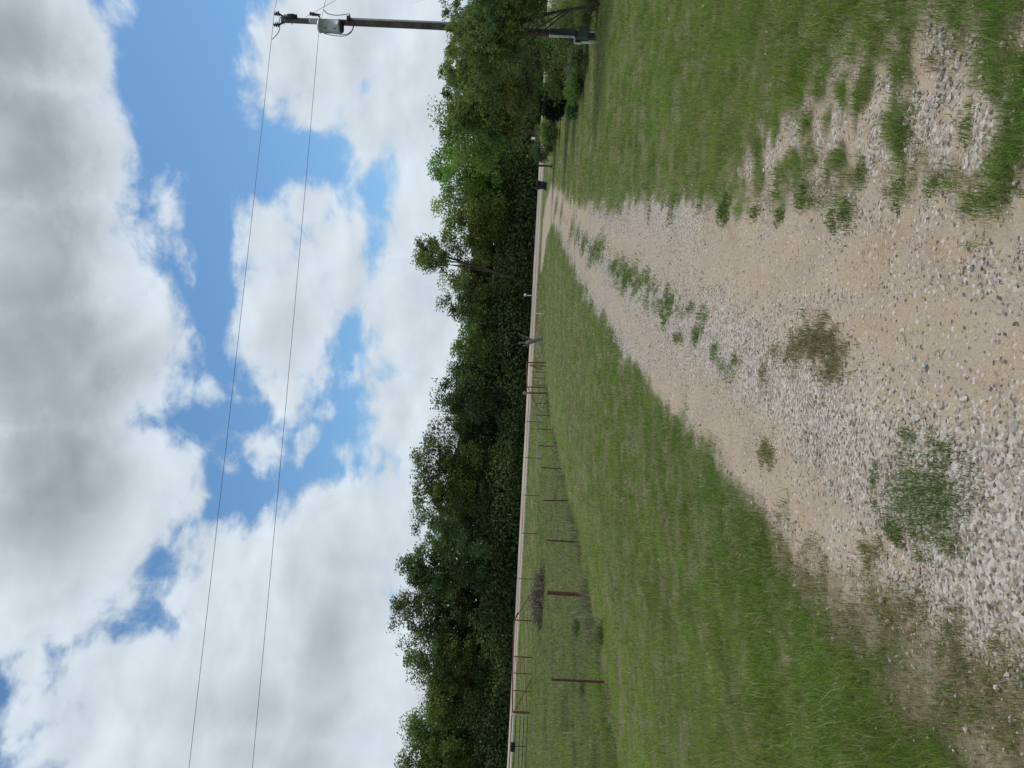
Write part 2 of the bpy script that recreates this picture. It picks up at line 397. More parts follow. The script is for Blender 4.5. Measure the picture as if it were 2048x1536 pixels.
soilc = tmix(sepz.outputs[1], soilc, dirt)
col = tmix(sepz.outputs[0], soilc, drivec)
t.links.new(col, b.inputs['Base Color']); b.inputs['Roughness'].default_value = .95; b.inputs['Specular IOR Level'].default_value = .15
hgt = TN('ShaderNodeMath', operation='MULTIPLY_ADD'); t.links.new(vo.outputs['Distance'], hgt.inputs[0]); hgt.inputs[1].default_value = -.6; t.links.new(tnoise(60, 4), hgt.inputs[2])
bp = TN('ShaderNodeBump'); bp.inputs['Strength'].default_value = .55; bp.inputs['Distance'].default_value = .008
t.links.new(hgt.outputs[0], bp.inputs['Height']); t.links.new(bp.outputs[0], b.inputs['Normal'])

# ------------------------------------------------------------------ mesh helpers
def tag(o, label=None, cat=None, group=None, kind=None):
    if label: o['label'] = label
    if cat: o['category'] = cat
    if group: o['group'] = group
    if kind: o['kind'] = kind
    return o
def empty(name, loc, label, cat, group=None, rz=0):
    o = bpy.data.objects.new(name, None); C.objects.link(o); o.location = tuple(map(float, loc)); o.rotation_euler[2] = rz
    o.empty_display_size = .2
    return tag(o, label, cat, group)
def link_mesh(name, me, mat, parent=None):
    o = bpy.data.objects.new(name, me); C.objects.link(o)
    if mat: me.materials.append(MATS[mat])
    if parent is not None: o.parent = parent
    return o
def big_mesh(name, V, F, mat, col=None, parent=None, attr='Col', smooth_=False):
    """V (n,3), F (m,k) with one k"""
    me = bpy.data.meshes.new(name)
    V = np.ascontiguousarray(V, np.float32); F = np.ascontiguousarray(F, np.int32)
    me.vertices.add(len(V)); me.vertices.foreach_set('co', V.ravel())
    k = F.shape[1]; me.loops.add(F.size); me.loops.foreach_set('vertex_index', F.ravel())
    me.polygons.add(len(F)); me.polygons.foreach_set('loop_start', np.arange(0, F.size, k, dtype=np.int32))
    me.polygons.foreach_set('use_smooth', np.full(len(F), bool(smooth_)))
    me.update(calc_edges=True)
    if col is not None:
        a = me.color_attributes.new(attr, 'FLOAT_COLOR', 'POINT')
        c4 = np.ones((len(V), 4), np.float32); c4[:, :3] = col
        a.data.foreach_set('color', c4.ravel())
    return link_mesh(name, me, mat, parent)
class MB:
    def __init__(s): s.v = []; s.f = []
    def add(s, V, F):
        o = len(s.v); s.v += [tuple(map(float, p)) for p in V]; s.f += [tuple(i + o for i in f) for f in F]; return s
    def box(s, c, d, rz=0, rx=0, taper=1.0):
        c = np.array(c, float); V = []
        for z in (-1, 1):
            k = taper if z > 0 else 1
            for x, y in ((-1, -1), (1, -1), (1, 1), (-1, 1)):
                V.append((x * d[0] / 2 * k, y * d[1] / 2 * k, z * d[2] / 2))
        m_ = Matrix.Rotation(rz, 3, 'Z') @ Matrix.Rotation(rx, 3, 'X')
        V = [np.array(m_ @ Vector(p)) + c for p in V]
        return s.add(V, [(3, 2, 1, 0), (4, 5, 6, 7), (0, 1, 5, 4), (1, 2, 6, 5), (2, 3, 7, 6), (3, 0, 4, 7)])
    def tube(s, pts, r, n=8, cap=True):
        pts = [Vector(tuple(map(float, p))) for p in pts]
        if not hasattr(r, '__len__'): r = [r] * len(pts)
        V = []; F = []; ref = None
        for i, p in enumerate(pts):
            d = (pts[min(i + 1, len(pts) - 1)] - pts[max(i - 1, 0)])
            d = d.normalized() if d.length > 1e-9 else Vector((0, 0, 1))
            if ref is None:
                ref = Vector((1, 0, 0)) if abs(d.x) < .8 else Vector((0, 1, 0))
            a = (ref - d * ref.dot(d)).normalized(); b_ = d.cross(a); ref = a
            for k in range(n):
                q = 2 * math.pi * k / n
                V.append(p + (a * math.cos(q) + b_ * math.sin(q)) * r[i])
        for i in range(len(pts) - 1):
            for k in range(n):
                F.append((i * n + k, i * n + (k + 1) % n, (i + 1) * n + (k + 1) % n, (i + 1) * n + k))
        if cap:
            F.append(tuple(range(n - 1, -1, -1))); F.append(tuple((len(pts) - 1) * n + k for k in range(n)))
        return s.add(V, F)
    def build(s, name, mat, parent=None, smooth_=False, bevel=0):
        me = bpy.data.meshes.new(name); me.from_pydata(s.v, [], s.f); me.update()
        if smooth_: me.polygons.foreach_set('use_smooth', np.ones(len(me.polygons), bool))
        o = link_mesh(name, me, mat, parent)
        if bevel:
            bv = o.modifiers.new('bevel', 'BEVEL'); bv.width = bevel; bv.segments = 2; bv.limit_method = 'ANGLE'
        return o

# ------------------------------------------------------------------ ground, driveway, road
def axis(lo, hi, step, grow, end0, end1):
    a = list(np.arange(lo, hi + 1e-6, step))
    s = step
    while a[-1] < end1: s *= grow; a.append(a[-1] + s)
    s = step; l = []
    p = lo
    while p > end0: s *= grow; p -= s; l.append(p)
    return np.array(l[::-1] + a)
gx = axis(-2.0, 2.2, .055, 1.045, -2500, 2500)
gy = axis(1.9, 5.0, .055, 1.024, -60, 3000)
GX, GY = np.meshgrid(gx, gy)
fx, fy = GX.ravel(), GY.ravel()
zz = gz(fx, fy)
gr, lf, st, drv = zones(fx, fy)
near = (np.abs(fx) < 4) & (fy < 12)
zz = zz + near * gr * (.030 * (fbm(fx * 5, fy * 5, 61, 3) - .5) + .018 * (st - .4))
zz = np.where(fy > 400, zz - 0, zz)
V = np.stack([fx, fy, zz], 1)
zone = np.stack([gr, np.clip(lf * .8 + .2 * sstep(.72, .90, fbm(fx * 3.1, fy * 1.6, 77, 5)) * (fy < 60), 0, 1) , np.clip(st, 0, 1)], 1)
nx_, ny_ = len(gx), len(gy)
ii, jj = np.meshgrid(np.arange(nx_ - 1), np.arange(ny_ - 1))
q = (jj * nx_ + ii).ravel()
F = np.stack([q, q + 1, q + nx_ + 1, q + nx_], 1)
mid = drv[q] > 0
def sub(name, keep, mat):
    f = F[keep]; u, inv = np.unique(f, return_inverse=True)
    return big_mesh(name, V[u], inv.reshape(f.shape), mat, zone[u], attr='Zone', smooth_=True)
tag(sub('ground', ~mid, 'earth'), kind='structure', label='grassy rural ground of lawn and pasture reaching to the woods')
tag(sub('driveway', mid, 'earth'), kind='structure', label='tan gravel driveway with two worn wheel tracks')

RX0, RX1 = -420.0, 420.0
def strip(name, y0, y1, lift, mat, parent=None, x0=RX0, x1=RX1, n=60):
    xs = np.linspace(x0, x1, n + 1); ys = np.linspace(y0, y1, 4)
    A, B = np.meshgrid(xs, ys)
    z = .37 + (B - ROAD_A) * .056 + lift
    V_ = np.stack([A.ravel(), B.ravel(), z.ravel()], 1)
    i_, j_ = np.meshgrid(np.arange(n), np.arange(3)); q_ = (j_ * (n + 1) + i_).ravel()
    return big_mesh(name, V_, np.stack([q_, q_ + 1, q_ + n + 2, q_ + n + 1], 1), mat, parent=parent)
road = tag(strip('road', 83.6, 92.6, .035, 'chip_seal'), kind='structure', label='pale paved country road crossing behind the field')
strip('shoulder', 83.7, 86.1, .041, 'asphalt', road)
strip('edge_line', 86.2, 86.65, .042, 'line_paint', road)
strip('worn_lane', 86.9, 89.0, .041, 'asphalt', road)
strip('edge_line', 91.4, 91.7, .042, 'line_paint', road)

# ------------------------------------------------------------------ grass
def blades(x, y, z, h, wd, col, lean=.5, detail=True, tipcol=1.15):
    n = len(x)
    a = rng.uniform(0, 2 * np.pi, n); la = rng.uniform(0, 2 * np.pi, n)
    ln = rng.uniform(.15, 1, n) * lean * h
    dx, dy = np.cos(a) * wd * .5, np.sin(a) * wd * .5
    lx, ly = np.cos(la) * ln, np.sin(la) * ln
    hz = np.sqrt(np.maximum(h * h - ln * ln, (h * .35) ** 2))
    if detail:
        V_ = np.empty((n, 5, 3))
        V_[:, 0] = np.stack([x - dx, y - dy, z - .01], 1); V_[:, 1] = np.stack([x + dx, y + dy, z - .01], 1)
        mx, my, mz = x + lx * .32, y + ly * .32, z + hz * .62
        V_[:, 2] = np.stack([mx + dx * .75, my + dy * .75, mz], 1); V_[:, 3] = np.stack([mx - dx * .75, my - dy * .75, mz], 1)
        V_[:, 4] = np.stack([x + lx, y + ly, z + hz], 1)
        b0 = np.arange(n)[:, None] * 5
        F_ = np.concatenate([b0 + [0, 1, 2], b0 + [0, 2, 3], b0 + [3, 2, 4]])
        c = np.repeat(col[:, None, :], 5, 1)
    else:
        V_ = np.empty((n, 3, 3))
        V_[:, 0] = np.stack([x - dx, y - dy, z - .01], 1); V_[:, 1] = np.stack([x + dx, y + dy, z - .01], 1)
        V_[:, 2] = np.stack([x + lx, y + ly, z + hz], 1)
        F_ = np.arange(n)[:, None] * 3 + np.array([[0, 1, 2]])
        c = np.repeat(col[:, None, :], 3, 1)
    return V_.reshape(-1, 3), F_, c.reshape(-1, 3)
def blade_object(name, parts, parent=None):
    Vs, Fs, Cs = [], [], []; o = 0
    for V_, F_, c_ in parts:
        Vs.append(V_); Fs.append(F_ + o); Cs.append(c_); o += len(V_)
    return big_mesh(name, np.concatenate(Vs), np.concatenate(Fs), 'blade', np.concatenate(Cs), parent)

GREEN = np.array([.188, .266, .046]); BRIGHT = np.array([.245, .330, .048]); OLIVE = np.array([.232, .275, .085]); DEEP = np.array([.105, .185, .045]); STRAW = np.array([.46, .38, .23]); DULL = np.array([.195, .240, .090])
def lawn_colour(x, y):
    n = len(x)
    xf = np.interp(y, FENCE_Y, FENCE_X); xl = np.interp(y, EDGE_Y, EDGE_X)
    big = fbm(x * .35 + 2, y * .16, 71, 4); mid_ = fbm(x * .9, y * .32, 73, 4); fine = fbm(x * 5, y * 3, 75, 3)
    s = np.clip((xl - x) / np.maximum(xl - xf, 1), 0, 1)        # 0 by the drive, 1 at the fence
    left = x < (xl + .5)
    bright = sstep(.52, .80, s + (big - .5) * .35) * left
    mids = sstep(.10, .40, s + (mid_ - .5) * .4) * (1 - bright) * left      # dry middle of the left lawn
    olive = np.clip(mids * (.35 + 1.3 * sstep(.38, .62, mid_)), 0, 1)
    olive = np.where(left, olive, sstep(.52, .70, mid_) * .55 * sstep(30, 6, y))
    c = GREEN + (BRIGHT - GREEN) * bright[:, None]
    c = c + (OLIVE * np.array([1.02, .95, 1.0]) - c) * (olive * .8)[:, None]
    rd = np.where(left, 0, sstep(.38, .62, big))
    c = c + (DEEP * 1.3 - c) * (rd * .45)[:, None]
    far_r = np.where(left, 0, sstep(18, 40, y)); c = c + (BRIGHT * .85 - c) * (far_r * .35)[:, None]
    nearedge = sstep(.20, .0, s) * left * sstep(.4, .6, fine)
    c = c + (DEEP - c) * (nearedge * .6)[:, None]
    straw = (rng.random(n) < .04 + .12 * olive)
    c = np.where(straw[:, None], STRAW * rng.uniform(.5, 1.0, (n, 1)), c)
    return c * rng.uniform(.58, 1.34, (n, 1)) * (1 + (fine - .5)[:, None] * .7) * (.72 + .5 * fbm(x * 1.3, y * .8, 79, 4))[:, None]

NB = 1030000
Yc = np.exp(rng.uniform(np.log(1.6), np.log(84.3), NB))
Xc = rng.uniform(-1, 1, NB) * (.62 * Yc + 1.4)
gr, lf, st, drv = zones(Xc, Yc)
xf = np.interp(Yc, FENCE_Y, FENCE_X)
infield = (Xc < xf - .1) | ((Yc > 66) & (Xc < 12))
bare = sstep(.72, .90, fbm(Xc * 3.1, Yc * 1.6, 77, 5)) * (Yc < 60)
clump = fbm(Xc * 7, Yc * 7, 81, 3)
p = (1 - gr) * (1 - .74 * np.clip(lf, 0, 1) * sstep(.64, .46, clump)) * (1 - .8 * bare) * (.78 + .22 * (clump > .42))
inside_frame = rng.random(NB) < p
lawn = inside_frame & ~infield; fld = inside_frame & infield
parts = []
def add_zone(msk, near_, colour, hlo, hhi, wk, thin=1.0):
    mm = msk & ((Yc < 5) if near_ else (Yc >= 5))
    if thin < 1: mm &= rng.random(NB) < thin
    x, y = Xc[mm], Yc[mm]; n = len(x)
    h = rng.uniform(hlo, hhi, n) * (.55 + .9 * fbm(x * 1.7, y * 1.7, 91, 3)) * np.where(lf[mm] > .4, .55, 1)
    tall = rng.random(n) < .035; h = np.where(tall, h * rng.uniform(1.5, 2.3, n), h)
    wd = wk * .0030 * np.maximum(y / 3.5, .75) ** .85 * rng.uniform(.7, 1.3, n)
    c = colour(x, y)
    c = np.where((lf[mm] > .4)[:, None] & (rng.random((n, 1)) < .62), STRAW * np.array([.62, .60, .62]) * rng.uniform(.6, 1.1, (n, 1)), c)
    c = np.where(tall[:, None] & (rng.random((n, 1)) < .45), STRAW * rng.uniform(.6, 1.0, (n, 1)), c)
    return blades(x, y, gz(x, y), h, wd, c, .85, near_)
def field_colour(x, y):
    n = len(x); a = fbm(x * .22, y * .12, 101, 4); b_ = fbm(x * .9, y * .5, 103, 4)
    c = DULL + (GREEN * 1.1 - DULL) * sstep(.48, .62, a)[:, None]
    c = c + (BRIGHT * .95 - c) * (sstep(50, 72, y) * .55)[:, None]
    verge = sstep(66, 70, y) * sstep(14, 5, x) * sstep(-6, -1, x)
    c = c + (np.array([.19, .165, .085]) - c) * (verge * .8)[:, None]
    straw = rng.random(n) < .10 + .3 * sstep(.56, .7, b_)
    c = np.where(straw[:, None], np.array([.26, .215, .13]) * rng.uniform(.6, 1, (n, 1)), c)
    dark = b_ < .38
    c = np.where(dark[:, None], c * .68, c)
    return c * rng.uniform(.65, 1.35, (n, 1))
lawn_near = add_zone(lawn, True, lawn_colour, .035, .085, 1.0)
lawn_far = add_zone(lawn, False, lawn_colour, .035, .075, 1.15)
tag(blade_object('lawn_grass', [lawn_near, lawn_far]), 'mown green and olive lawn grass on both sides of the driveway', 'grass', kind='stuff')
tag(blade_object('field_grass', [add_zone(fld, True, field_colour, .05, .12, 1.1), add_zone(fld, False, field_colour, .06, .17, 1.5)]), 'dull green pasture grass beyond the post fence and along the road', 'grass', kind='stuff')

# tall weeds under the fence
nw = 26000
yy = np.exp(rng.uniform(np.log(9), np.log(66), nw)); off_ = rng.normal(0, .28, nw)
xx = np.interp(yy, FENCE_Y, FENCE_X) + off_ - .15
cl = fbm(xx * .6, yy * .42, 111, 4)
k = (cl + rng.normal(0, .05, nw) > .49) & (rng.random(nw) < .75) & (rng.random(nw) < np.clip(1 - np.abs(off_) / .9, 0, 1)); xx, yy, cl = xx[k], yy[k], cl[k]
n = len(xx); hh = rng.uniform(.08, .40, n) * sstep(.46, .70, cl) + .05
cc = np.where(rng.random((n, 1)) < .55, np.array([.32, .28, .205]), np.array([.11, .15, .055])) * rng.uniform(.6, 1.3, (n, 1))
tag(blade_object('fence_weeds', [blades(xx, yy, gz(xx, yy), hh, .006 * np.maximum(yy / 9, 1) ** .8 * rng.uniform(.7, 1.4, n), cc, .7, True)]),
    'tall brown and dark green weeds left standing under the post fence', 'weeds', kind='stuff')

# ------------------------------------------------------------------ gravel
def icosa():
    p_ = (1 + 5 ** .5) / 2
    v = np.array([(-1, p_, 0), (1, p_, 0), (-1, -p_, 0), (1, -p_, 0), (0, -1, p_), (0, 1, p_), (0, -1, -p_), (0, 1, -p_), (p_, 0, -1), (p_, 0, 1), (-p_, 0, -1), (-p_, 0, 1)], float)
    f = np.array([(0, 11, 5), (0, 5, 1), (0, 1, 7), (0, 7, 10), (0, 10, 11), (1, 5, 9), (5, 11, 4), (11, 10, 2), (10, 7, 6), (7, 1, 8), (3, 9, 4), (3, 4, 2), (3, 2, 6), (3, 6, 8), (3, 8, 9), (4, 9, 5), (2, 4, 11), (6, 2, 10), (8, 6, 7), (9, 8, 1)])
    return v / np.linalg.norm(v[0]), f
IV, IF = icosa()
def stones(x, y, z, s, col):
    n = len(x)
    r_ = rng.uniform(.55, 1.25, (n, 12, 1)); V_ = IV[None] * r_
    sc_ = np.stack([rng.uniform(.75, 1.35, n), rng.uniform(.6, 1.05, n), rng.uniform(.42, .78, n)], 1)
    V_ = V_ * sc_[:, None, :] * s[:, None, None] * .5
    a = rng.uniform(0, 2 * np.pi, n); b_ = rng.normal(0, .35, n)
    ca, sa, cb, sb = np.cos(a)[:, None], np.sin(a)[:, None], np.cos(b_)[:, None], np.sin(b_)[:, None]
    X, Y_, Z_ = V_[..., 0], V_[..., 1], V_[..., 2]
    Y2, Z2 = Y_ * cb - Z_ * sb, Y_ * sb + Z_ * cb
    X3, Y3 = X * ca - Y2 * sa, X * sa + Y2 * ca
    V_ = np.stack([X3 + x[:, None], Y3 + y[:, None], Z2 + (z + s * .13)[:, None]], 2)
    F_ = (np.arange(n)[:, None, None] * 12 + IF[None]).reshape(-1, 3)
    return V_.reshape(-1, 3), F_, np.repeat(col, 12, 0)
def stone_col(n):
    base = np.array([[.49, .44, .385], [.42, .36, .305], [.38, .305, .23], [.31, .27, .235], [.58, .535, .48], [.23, .185, .145]])
    i = rng.choice(6, n, p=[.27, .24, .19, .12, .12, .06])
    return base[i] * rng.uniform(.78, 1.14, (n, 1))
NS = 350000
Ys = np.exp(rng.uniform(np.log(1.7), np.log(46), NS)); Xs = rng.uniform(-1, 1, NS) * (.60 * Ys + .9)
gr, lf, st, drv = zones(Xs, Ys)
prob = gr * np.clip(.035 + .9 * st ** 1.3, 0, 1) + (1 - gr) * .16 * np.exp(-np.abs(drv) / (.14 + .012 * Ys)) + lf * .10
k = rng.random(NS) < prob * .95
Xs, Ys, st, lf = Xs[k], Ys[k], st[k], lf[k]
bigz = np.maximum(sstep(-.25, .2, sdist(Xs, Ys, BIG)), .6 * sstep(-.1, .2, sdist(Xs, Ys, BIGR)))
n = len(Xs)
size = np.exp(rng.normal(np.log(.0070), .45, n)) * (1 + .35 * st) * (1 + .9 * bigz) * np.maximum(Ys / 4.5, 1) ** .5
size = np.clip(size, .0048, .045)
zs = gz(Xs, Ys) + .012 * (1 - gr[k])
tag(big_mesh('gravel', *stones(Xs, Ys, zs, size, stone_col(n))[:2], 'stone', None), 'pale crushed limestone gravel heaped along the driveway ridges', 'gravel', kind='stuff')
go = bpy.data.objects['gravel']
ca_ = go.data.color_attributes.new('Col', 'FLOAT_COLOR', 'POINT'); c4 = np.ones((n * 12, 4), np.float32); c4[:, :3] = np.repeat(stone_col(n), 12, 0); ca_.data.foreach_set('color', c4.ravel())
print('stones', n, 'blades', int(inside_frame.sum()))

# ------------------------------------------------------------------ grass tufts and loose rocks on the driveway
STRIP = 'grass tuft between the wheel tracks'
EDGE = 'grass tuft at the right driveway edge'
LEFT = 'olive tuft at the left driveway edge'
TUFTS = [  # picture x, y, half sizes, kind, label, group
    (1850, 985, 75, 85, 'g', 'largest dense green grass clump, among white stones in the near foreground', None),
    (1905, 1075, 45, 50, 'g', 'green grass clump joining the big foreground clump on its left side', None),
    (1595, 689, 24, 48, 'o', 'upright olive green tuft in the middle of the near driveway', None),
    (1667, 734, 34, 56, 'b', 'brownish sprawling tuft, nearest of those in the middle of the driveway', None),
    (1714, 845, 9, 10, 'g', 'tiny leafy green weed alone among white stones', None)]
for q in [(1637, 682, 20, 38), (1550, 698, 12, 15), (1530, 750, 9, 24), (1112, 415, 2.5, 14), (1122, 426, 2.5, 14), (1143, 459, 5, 17), (1154, 470, 4, 12), (1167, 488, 4, 12), (1188, 503, 10, 13), (1200, 498, 6, 10), (1229, 529, 7, 9), (1240, 544, 8, 16), (1253, 566, 5, 12), (1263, 560, 5, 10), (1276, 576, 4, 9), (1297, 579, 6, 8), (1307, 571, 8, 16), (1310, 610, 5, 14), (1341, 610, 13, 14), (1336, 586, 4, 11), (1359, 675, 6, 10), (1333, 641, 6, 12), (1383, 618, 6, 8), (1396, 670, 7, 14), (1435, 700, 8, 14), (1475, 720, 8, 12)]:
    TUFTS.append((*q, 'g' if q[0] < 1500 else 'b', STRIP, 'grass tufts between the wheel tracks'))
for q in [(1686, 436, 15, 28), (1660, 440, 10, 22), (1560, 433, 8, 16), (1725, 345, 16, 26), (1797, 384, 14, 30), (1950, 240, 28, 45), (1816, 262, 26, 46), (2018, 374, 30, 38), (1880, 368, 28, 28), (1953, 407, 20, 24), (1450, 420, 9, 22), (1510, 425, 8, 16), (1610, 385, 16, 26), (1345, 425, 6, 20), (1300, 420, 5, 22)]:
    TUFTS.append((*q, 'g', EDGE, 'grass tufts at the right driveway edge'))
for q in [(1742, 1101, 24, 30), (1923, 1216, 30, 40), (1913, 1285, 40, 55), (2010, 1290, 40, 50), (1829, 1223, 24, 40), (1533, 907, 16, 24)]:
    TUFTS.append((*q, 'o', LEFT, 'grass tufts at the left driveway edge'))
ORD = ['nearest', 'second', 'third', 'fourth', 'fifth', 'sixth', 'seventh', 'eighth', 'ninth', 'tenth', 'eleventh', 'twelfth', 'thirteenth', 'fourteenth', 'fifteenth', 'sixteenth', 'seventeenth', 'eighteenth', 'nineteenth', 'twentieth'] + ['twenty-' + q for q in ('first', 'second', 'third', 'fourth', 'fifth', 'sixth', 'seventh')]
TUFTS.sort(key=lambda q: -q[0]); seen = {}
for (px, py, rv, ry, kd, lab, grp) in TUFTS:
    if grp:
        i = seen.get(grp, 0); seen[grp] = i + 1
        lab = lab + (', nearest of them all' if i == 0 else ', ' + ORD[i] + ' in the row counting away from the camera')
    X0, Y0 = flat(px, py)
    if grp and lab.startswith('grass tuft between'): rv, ry = rv * 1.15, ry * 1.2
    sx = ry * Y0 / FPX; sy = rv * Y0 * Y0 / (EYE * FPX)
    dens = 1500 if Y0 > 8 else 4200
    n = int(np.clip(dens * (3.14 * sx * sy) * (3.0 / Y0) ** 1.0 * (16 if px in (1850, 1905) else 10), 400, 30000))
    r_ = np.sqrt(rng.random(n)) * 1.6; a = rng.uniform(0, 2 * np.pi, n)
    x = X0 + np.cos(a) * r_ * sx; y = Y0 + np.sin(a) * r_ * sy
    fq = 2.2 / max(min(sx, sy), .02)
    k = fbm(x * fq, y * fq, int(px), 4) * 1.1 + (1 - r_) * .34 + rng.normal(0, .10, n) > (.44 if (Y0 > 5.5 or px in (1850, 1905)) else .58)
    x, y, r_ = x[k], y[k], np.clip(r_[k], 0, 1); n = len(x)
    hmax = min(.085, .03 + .25 * min(sx, sy)) if Y0 < 5.5 else (.07 if Y0 < 25 else .035)
    h = rng.uniform(.35, 1, n) * hmax * (1.1 - .6 * r_)
    base_c = {'g': DEEP * np.array([1.12, .98, 1.0]), 'o': np.array([.215, .22, .10]), 'b': np.array([.25, .22, .13])}[kd]
    c = base_c * rng.uniform(.55, 1.35, (n, 1))
    c = np.where(rng.random((n, 1)) < (.10 if kd == 'g' else .30), STRAW * .75 * rng.uniform(.6, 1.1, (n, 1)), c)
    z0 = float(gz(X0, Y0))
    e = empty('grass_tuft', (X0, Y0, z0), lab, 'grass', grp)
    tag(blade_object('blades', [blades(x - X0, y - Y0, gz(x, y) - z0, h * 1.15, .0036 * max(Y0 / 3.5, .8) ** .85 * rng.uniform(.7, 1.3, n), c, .95, Y0 < 9)], e), kind='stuff')

# thin grass that threads the strip between the tracks
SP = np.array([flat(*p) for p in [(1108, 408), (1122, 426), (1143, 459), (1167, 488), (1195, 503), (1235, 536), (1262, 564), (1300, 578), (1340, 605), (1400, 660), (1470, 715)]])
n0 = 26000; tt = rng.random(n0) ** .6 * (len(SP) - 1); i0 = np.clip(tt.astype(int), 0, len(SP) - 2); f0_ = (tt - i0)[:, None]
pt = SP[i0] * (1 - f0_) + SP[i0 + 1] * f0_; pt[:, 0] += rng.normal(0, .16, n0); pt[:, 1] += rng.normal(0, .1, n0)
kk = (.6 * fbm(pt[:, 0] * 5, pt[:, 1] * 2.2, 151, 4) + .4 * fbm(pt[:, 0] * 14, pt[:, 1] * 9, 153, 2)) > .575
pt = pt[kk]; n = len(pt)
cst = DEEP * 1.05 * rng.uniform(.6, 1.4, (n, 1)); cst = np.where(rng.random((n, 1)) < .12, STRAW * .8, cst)
tag(blade_object('strip_grass', [blades(pt[:, 0], pt[:, 1], gz(pt[:, 0], pt[:, 1]), rng.uniform(.03, .08, n) * np.where(pt[:, 1] > 25, .5, 1), .0032 * np.maximum(pt[:, 1] / 3.5, 1) ** .85 * rng.uniform(.7, 1.3, n), cst, .85, False)]),
    'thin grass threading the strip between the wheel tracks', 'grass', kind='stuff')

ROCKS = [(1836, 835, .044, 'rough grey rock just right of the largest foreground grass clump'), (1849, 733, .040, 'pale rock lying alone in the sandy right wheel track'), (1826, 715, .030, 'small pale rock beside the lone rock in the right wheel track'),
         (1625, 770, .034, 'pale rock at the left of the brownish sprawling tuft'), (1826, 887, .045, 'pale rock on the top edge of the largest foreground grass clump'), (1934, 799, .036, 'pale flat rock between the right wheel track and the big foreground clump'),
         (1934, 897, .044, 'pale rock touching the near side of the largest foreground grass clump'), (2036, 851, .050, 'large pale rock at the very bottom of the view right of centre'), (2036, 1063, .050, 'large pale rock at the very bottom amid coarse white stones'),
         (1590, 1170, .040, 'whitish rock lying in the lawn left of the driveway'), (1888, 70, .048, 'whitish rock in the stony patch at the far right edge of the verge'), (2020, 200, .050, 'nearest whitish rock among grass at the right verge')]
for i, (px, py, s_, words) in enumerate(ROCKS):
    X0, Y0 = flat(px, py)
    V_, F_, c_ = stones(np.zeros(1), np.zeros(1), np.zeros(1), np.array([s_]), np.array([[.50, .455, .405]]) * rng.uniform(.85, 1.15))
    e = big_mesh('limestone_rock', V_, F_, 'stone', c_); e.location = (X0, Y0, float(gz(X0, Y0)) - .002)
    tag(e, words, 'rock', 'larger rocks lying on the gravel')

# ------------------------------------------------------------------ foliage
def rand_unit(n):
    v = rng.normal(size=(n, 3)); return v / np.linalg.norm(v, axis=1, keepdims=True)
def leaf_quads(c, L, Wd, col, droop=0.0, up=.35):
    n = len(c)
    nrm = rand_unit(n); nrm[:, 2] = np.abs(nrm[:, 2]) + up; nrm /= np.linalg.norm(nrm, axis=1, keepdims=True)
    t_ = rand_unit(n); t_[:, 2] -= droop; t_ = t_ - nrm * (t_ * nrm).sum(1, keepdims=True); t_ /= np.linalg.norm(t_, axis=1, keepdims=True) + 1e-9
    s_ = np.cross(nrm, t_)
    L = np.broadcast_to(L, (n,))[:, None]; Wd = np.broadcast_to(Wd, (n,))[:, None]
    V_ = np.stack([c - t_ * L * .5, c + s_ * Wd * .5 + t_ * L * .05, c + t_ * L * .5, c - s_ * Wd * .5 + t_ * L * .05], 1).reshape(-1, 3)
    return V_, np.arange(n * 4).reshape(n, 4), np.repeat(col, 4, 0)
def clump_crown(H, cb, rx, ry, ncl, lobes=6, cx=0., cy=0., top=.3):
    lob = rand_unit(lobes); amp = rng.uniform(.1, .38, lobes)
    u = rand_unit(ncl); bulge = 0.74 + (np.clip(u @ lob.T, 0, 1) ** 3 * amp).sum(1)
    r_ = rng.uniform(.20, 1, ncl) ** .55
    p_ = u * (r_ * bulge)[:, None] * np.array([rx, ry, (H - cb) * .5]) + np.array([cx, cy, (H + cb) * .5])
    p_ = p_[p_[:, 2] > cb * .8]
    zm = np.sort(p_[:, 2])[-2]; p_[:, 2] = cb + (p_[:, 2] - cb) * (H - cb - top) / (zm - cb)
    return p_
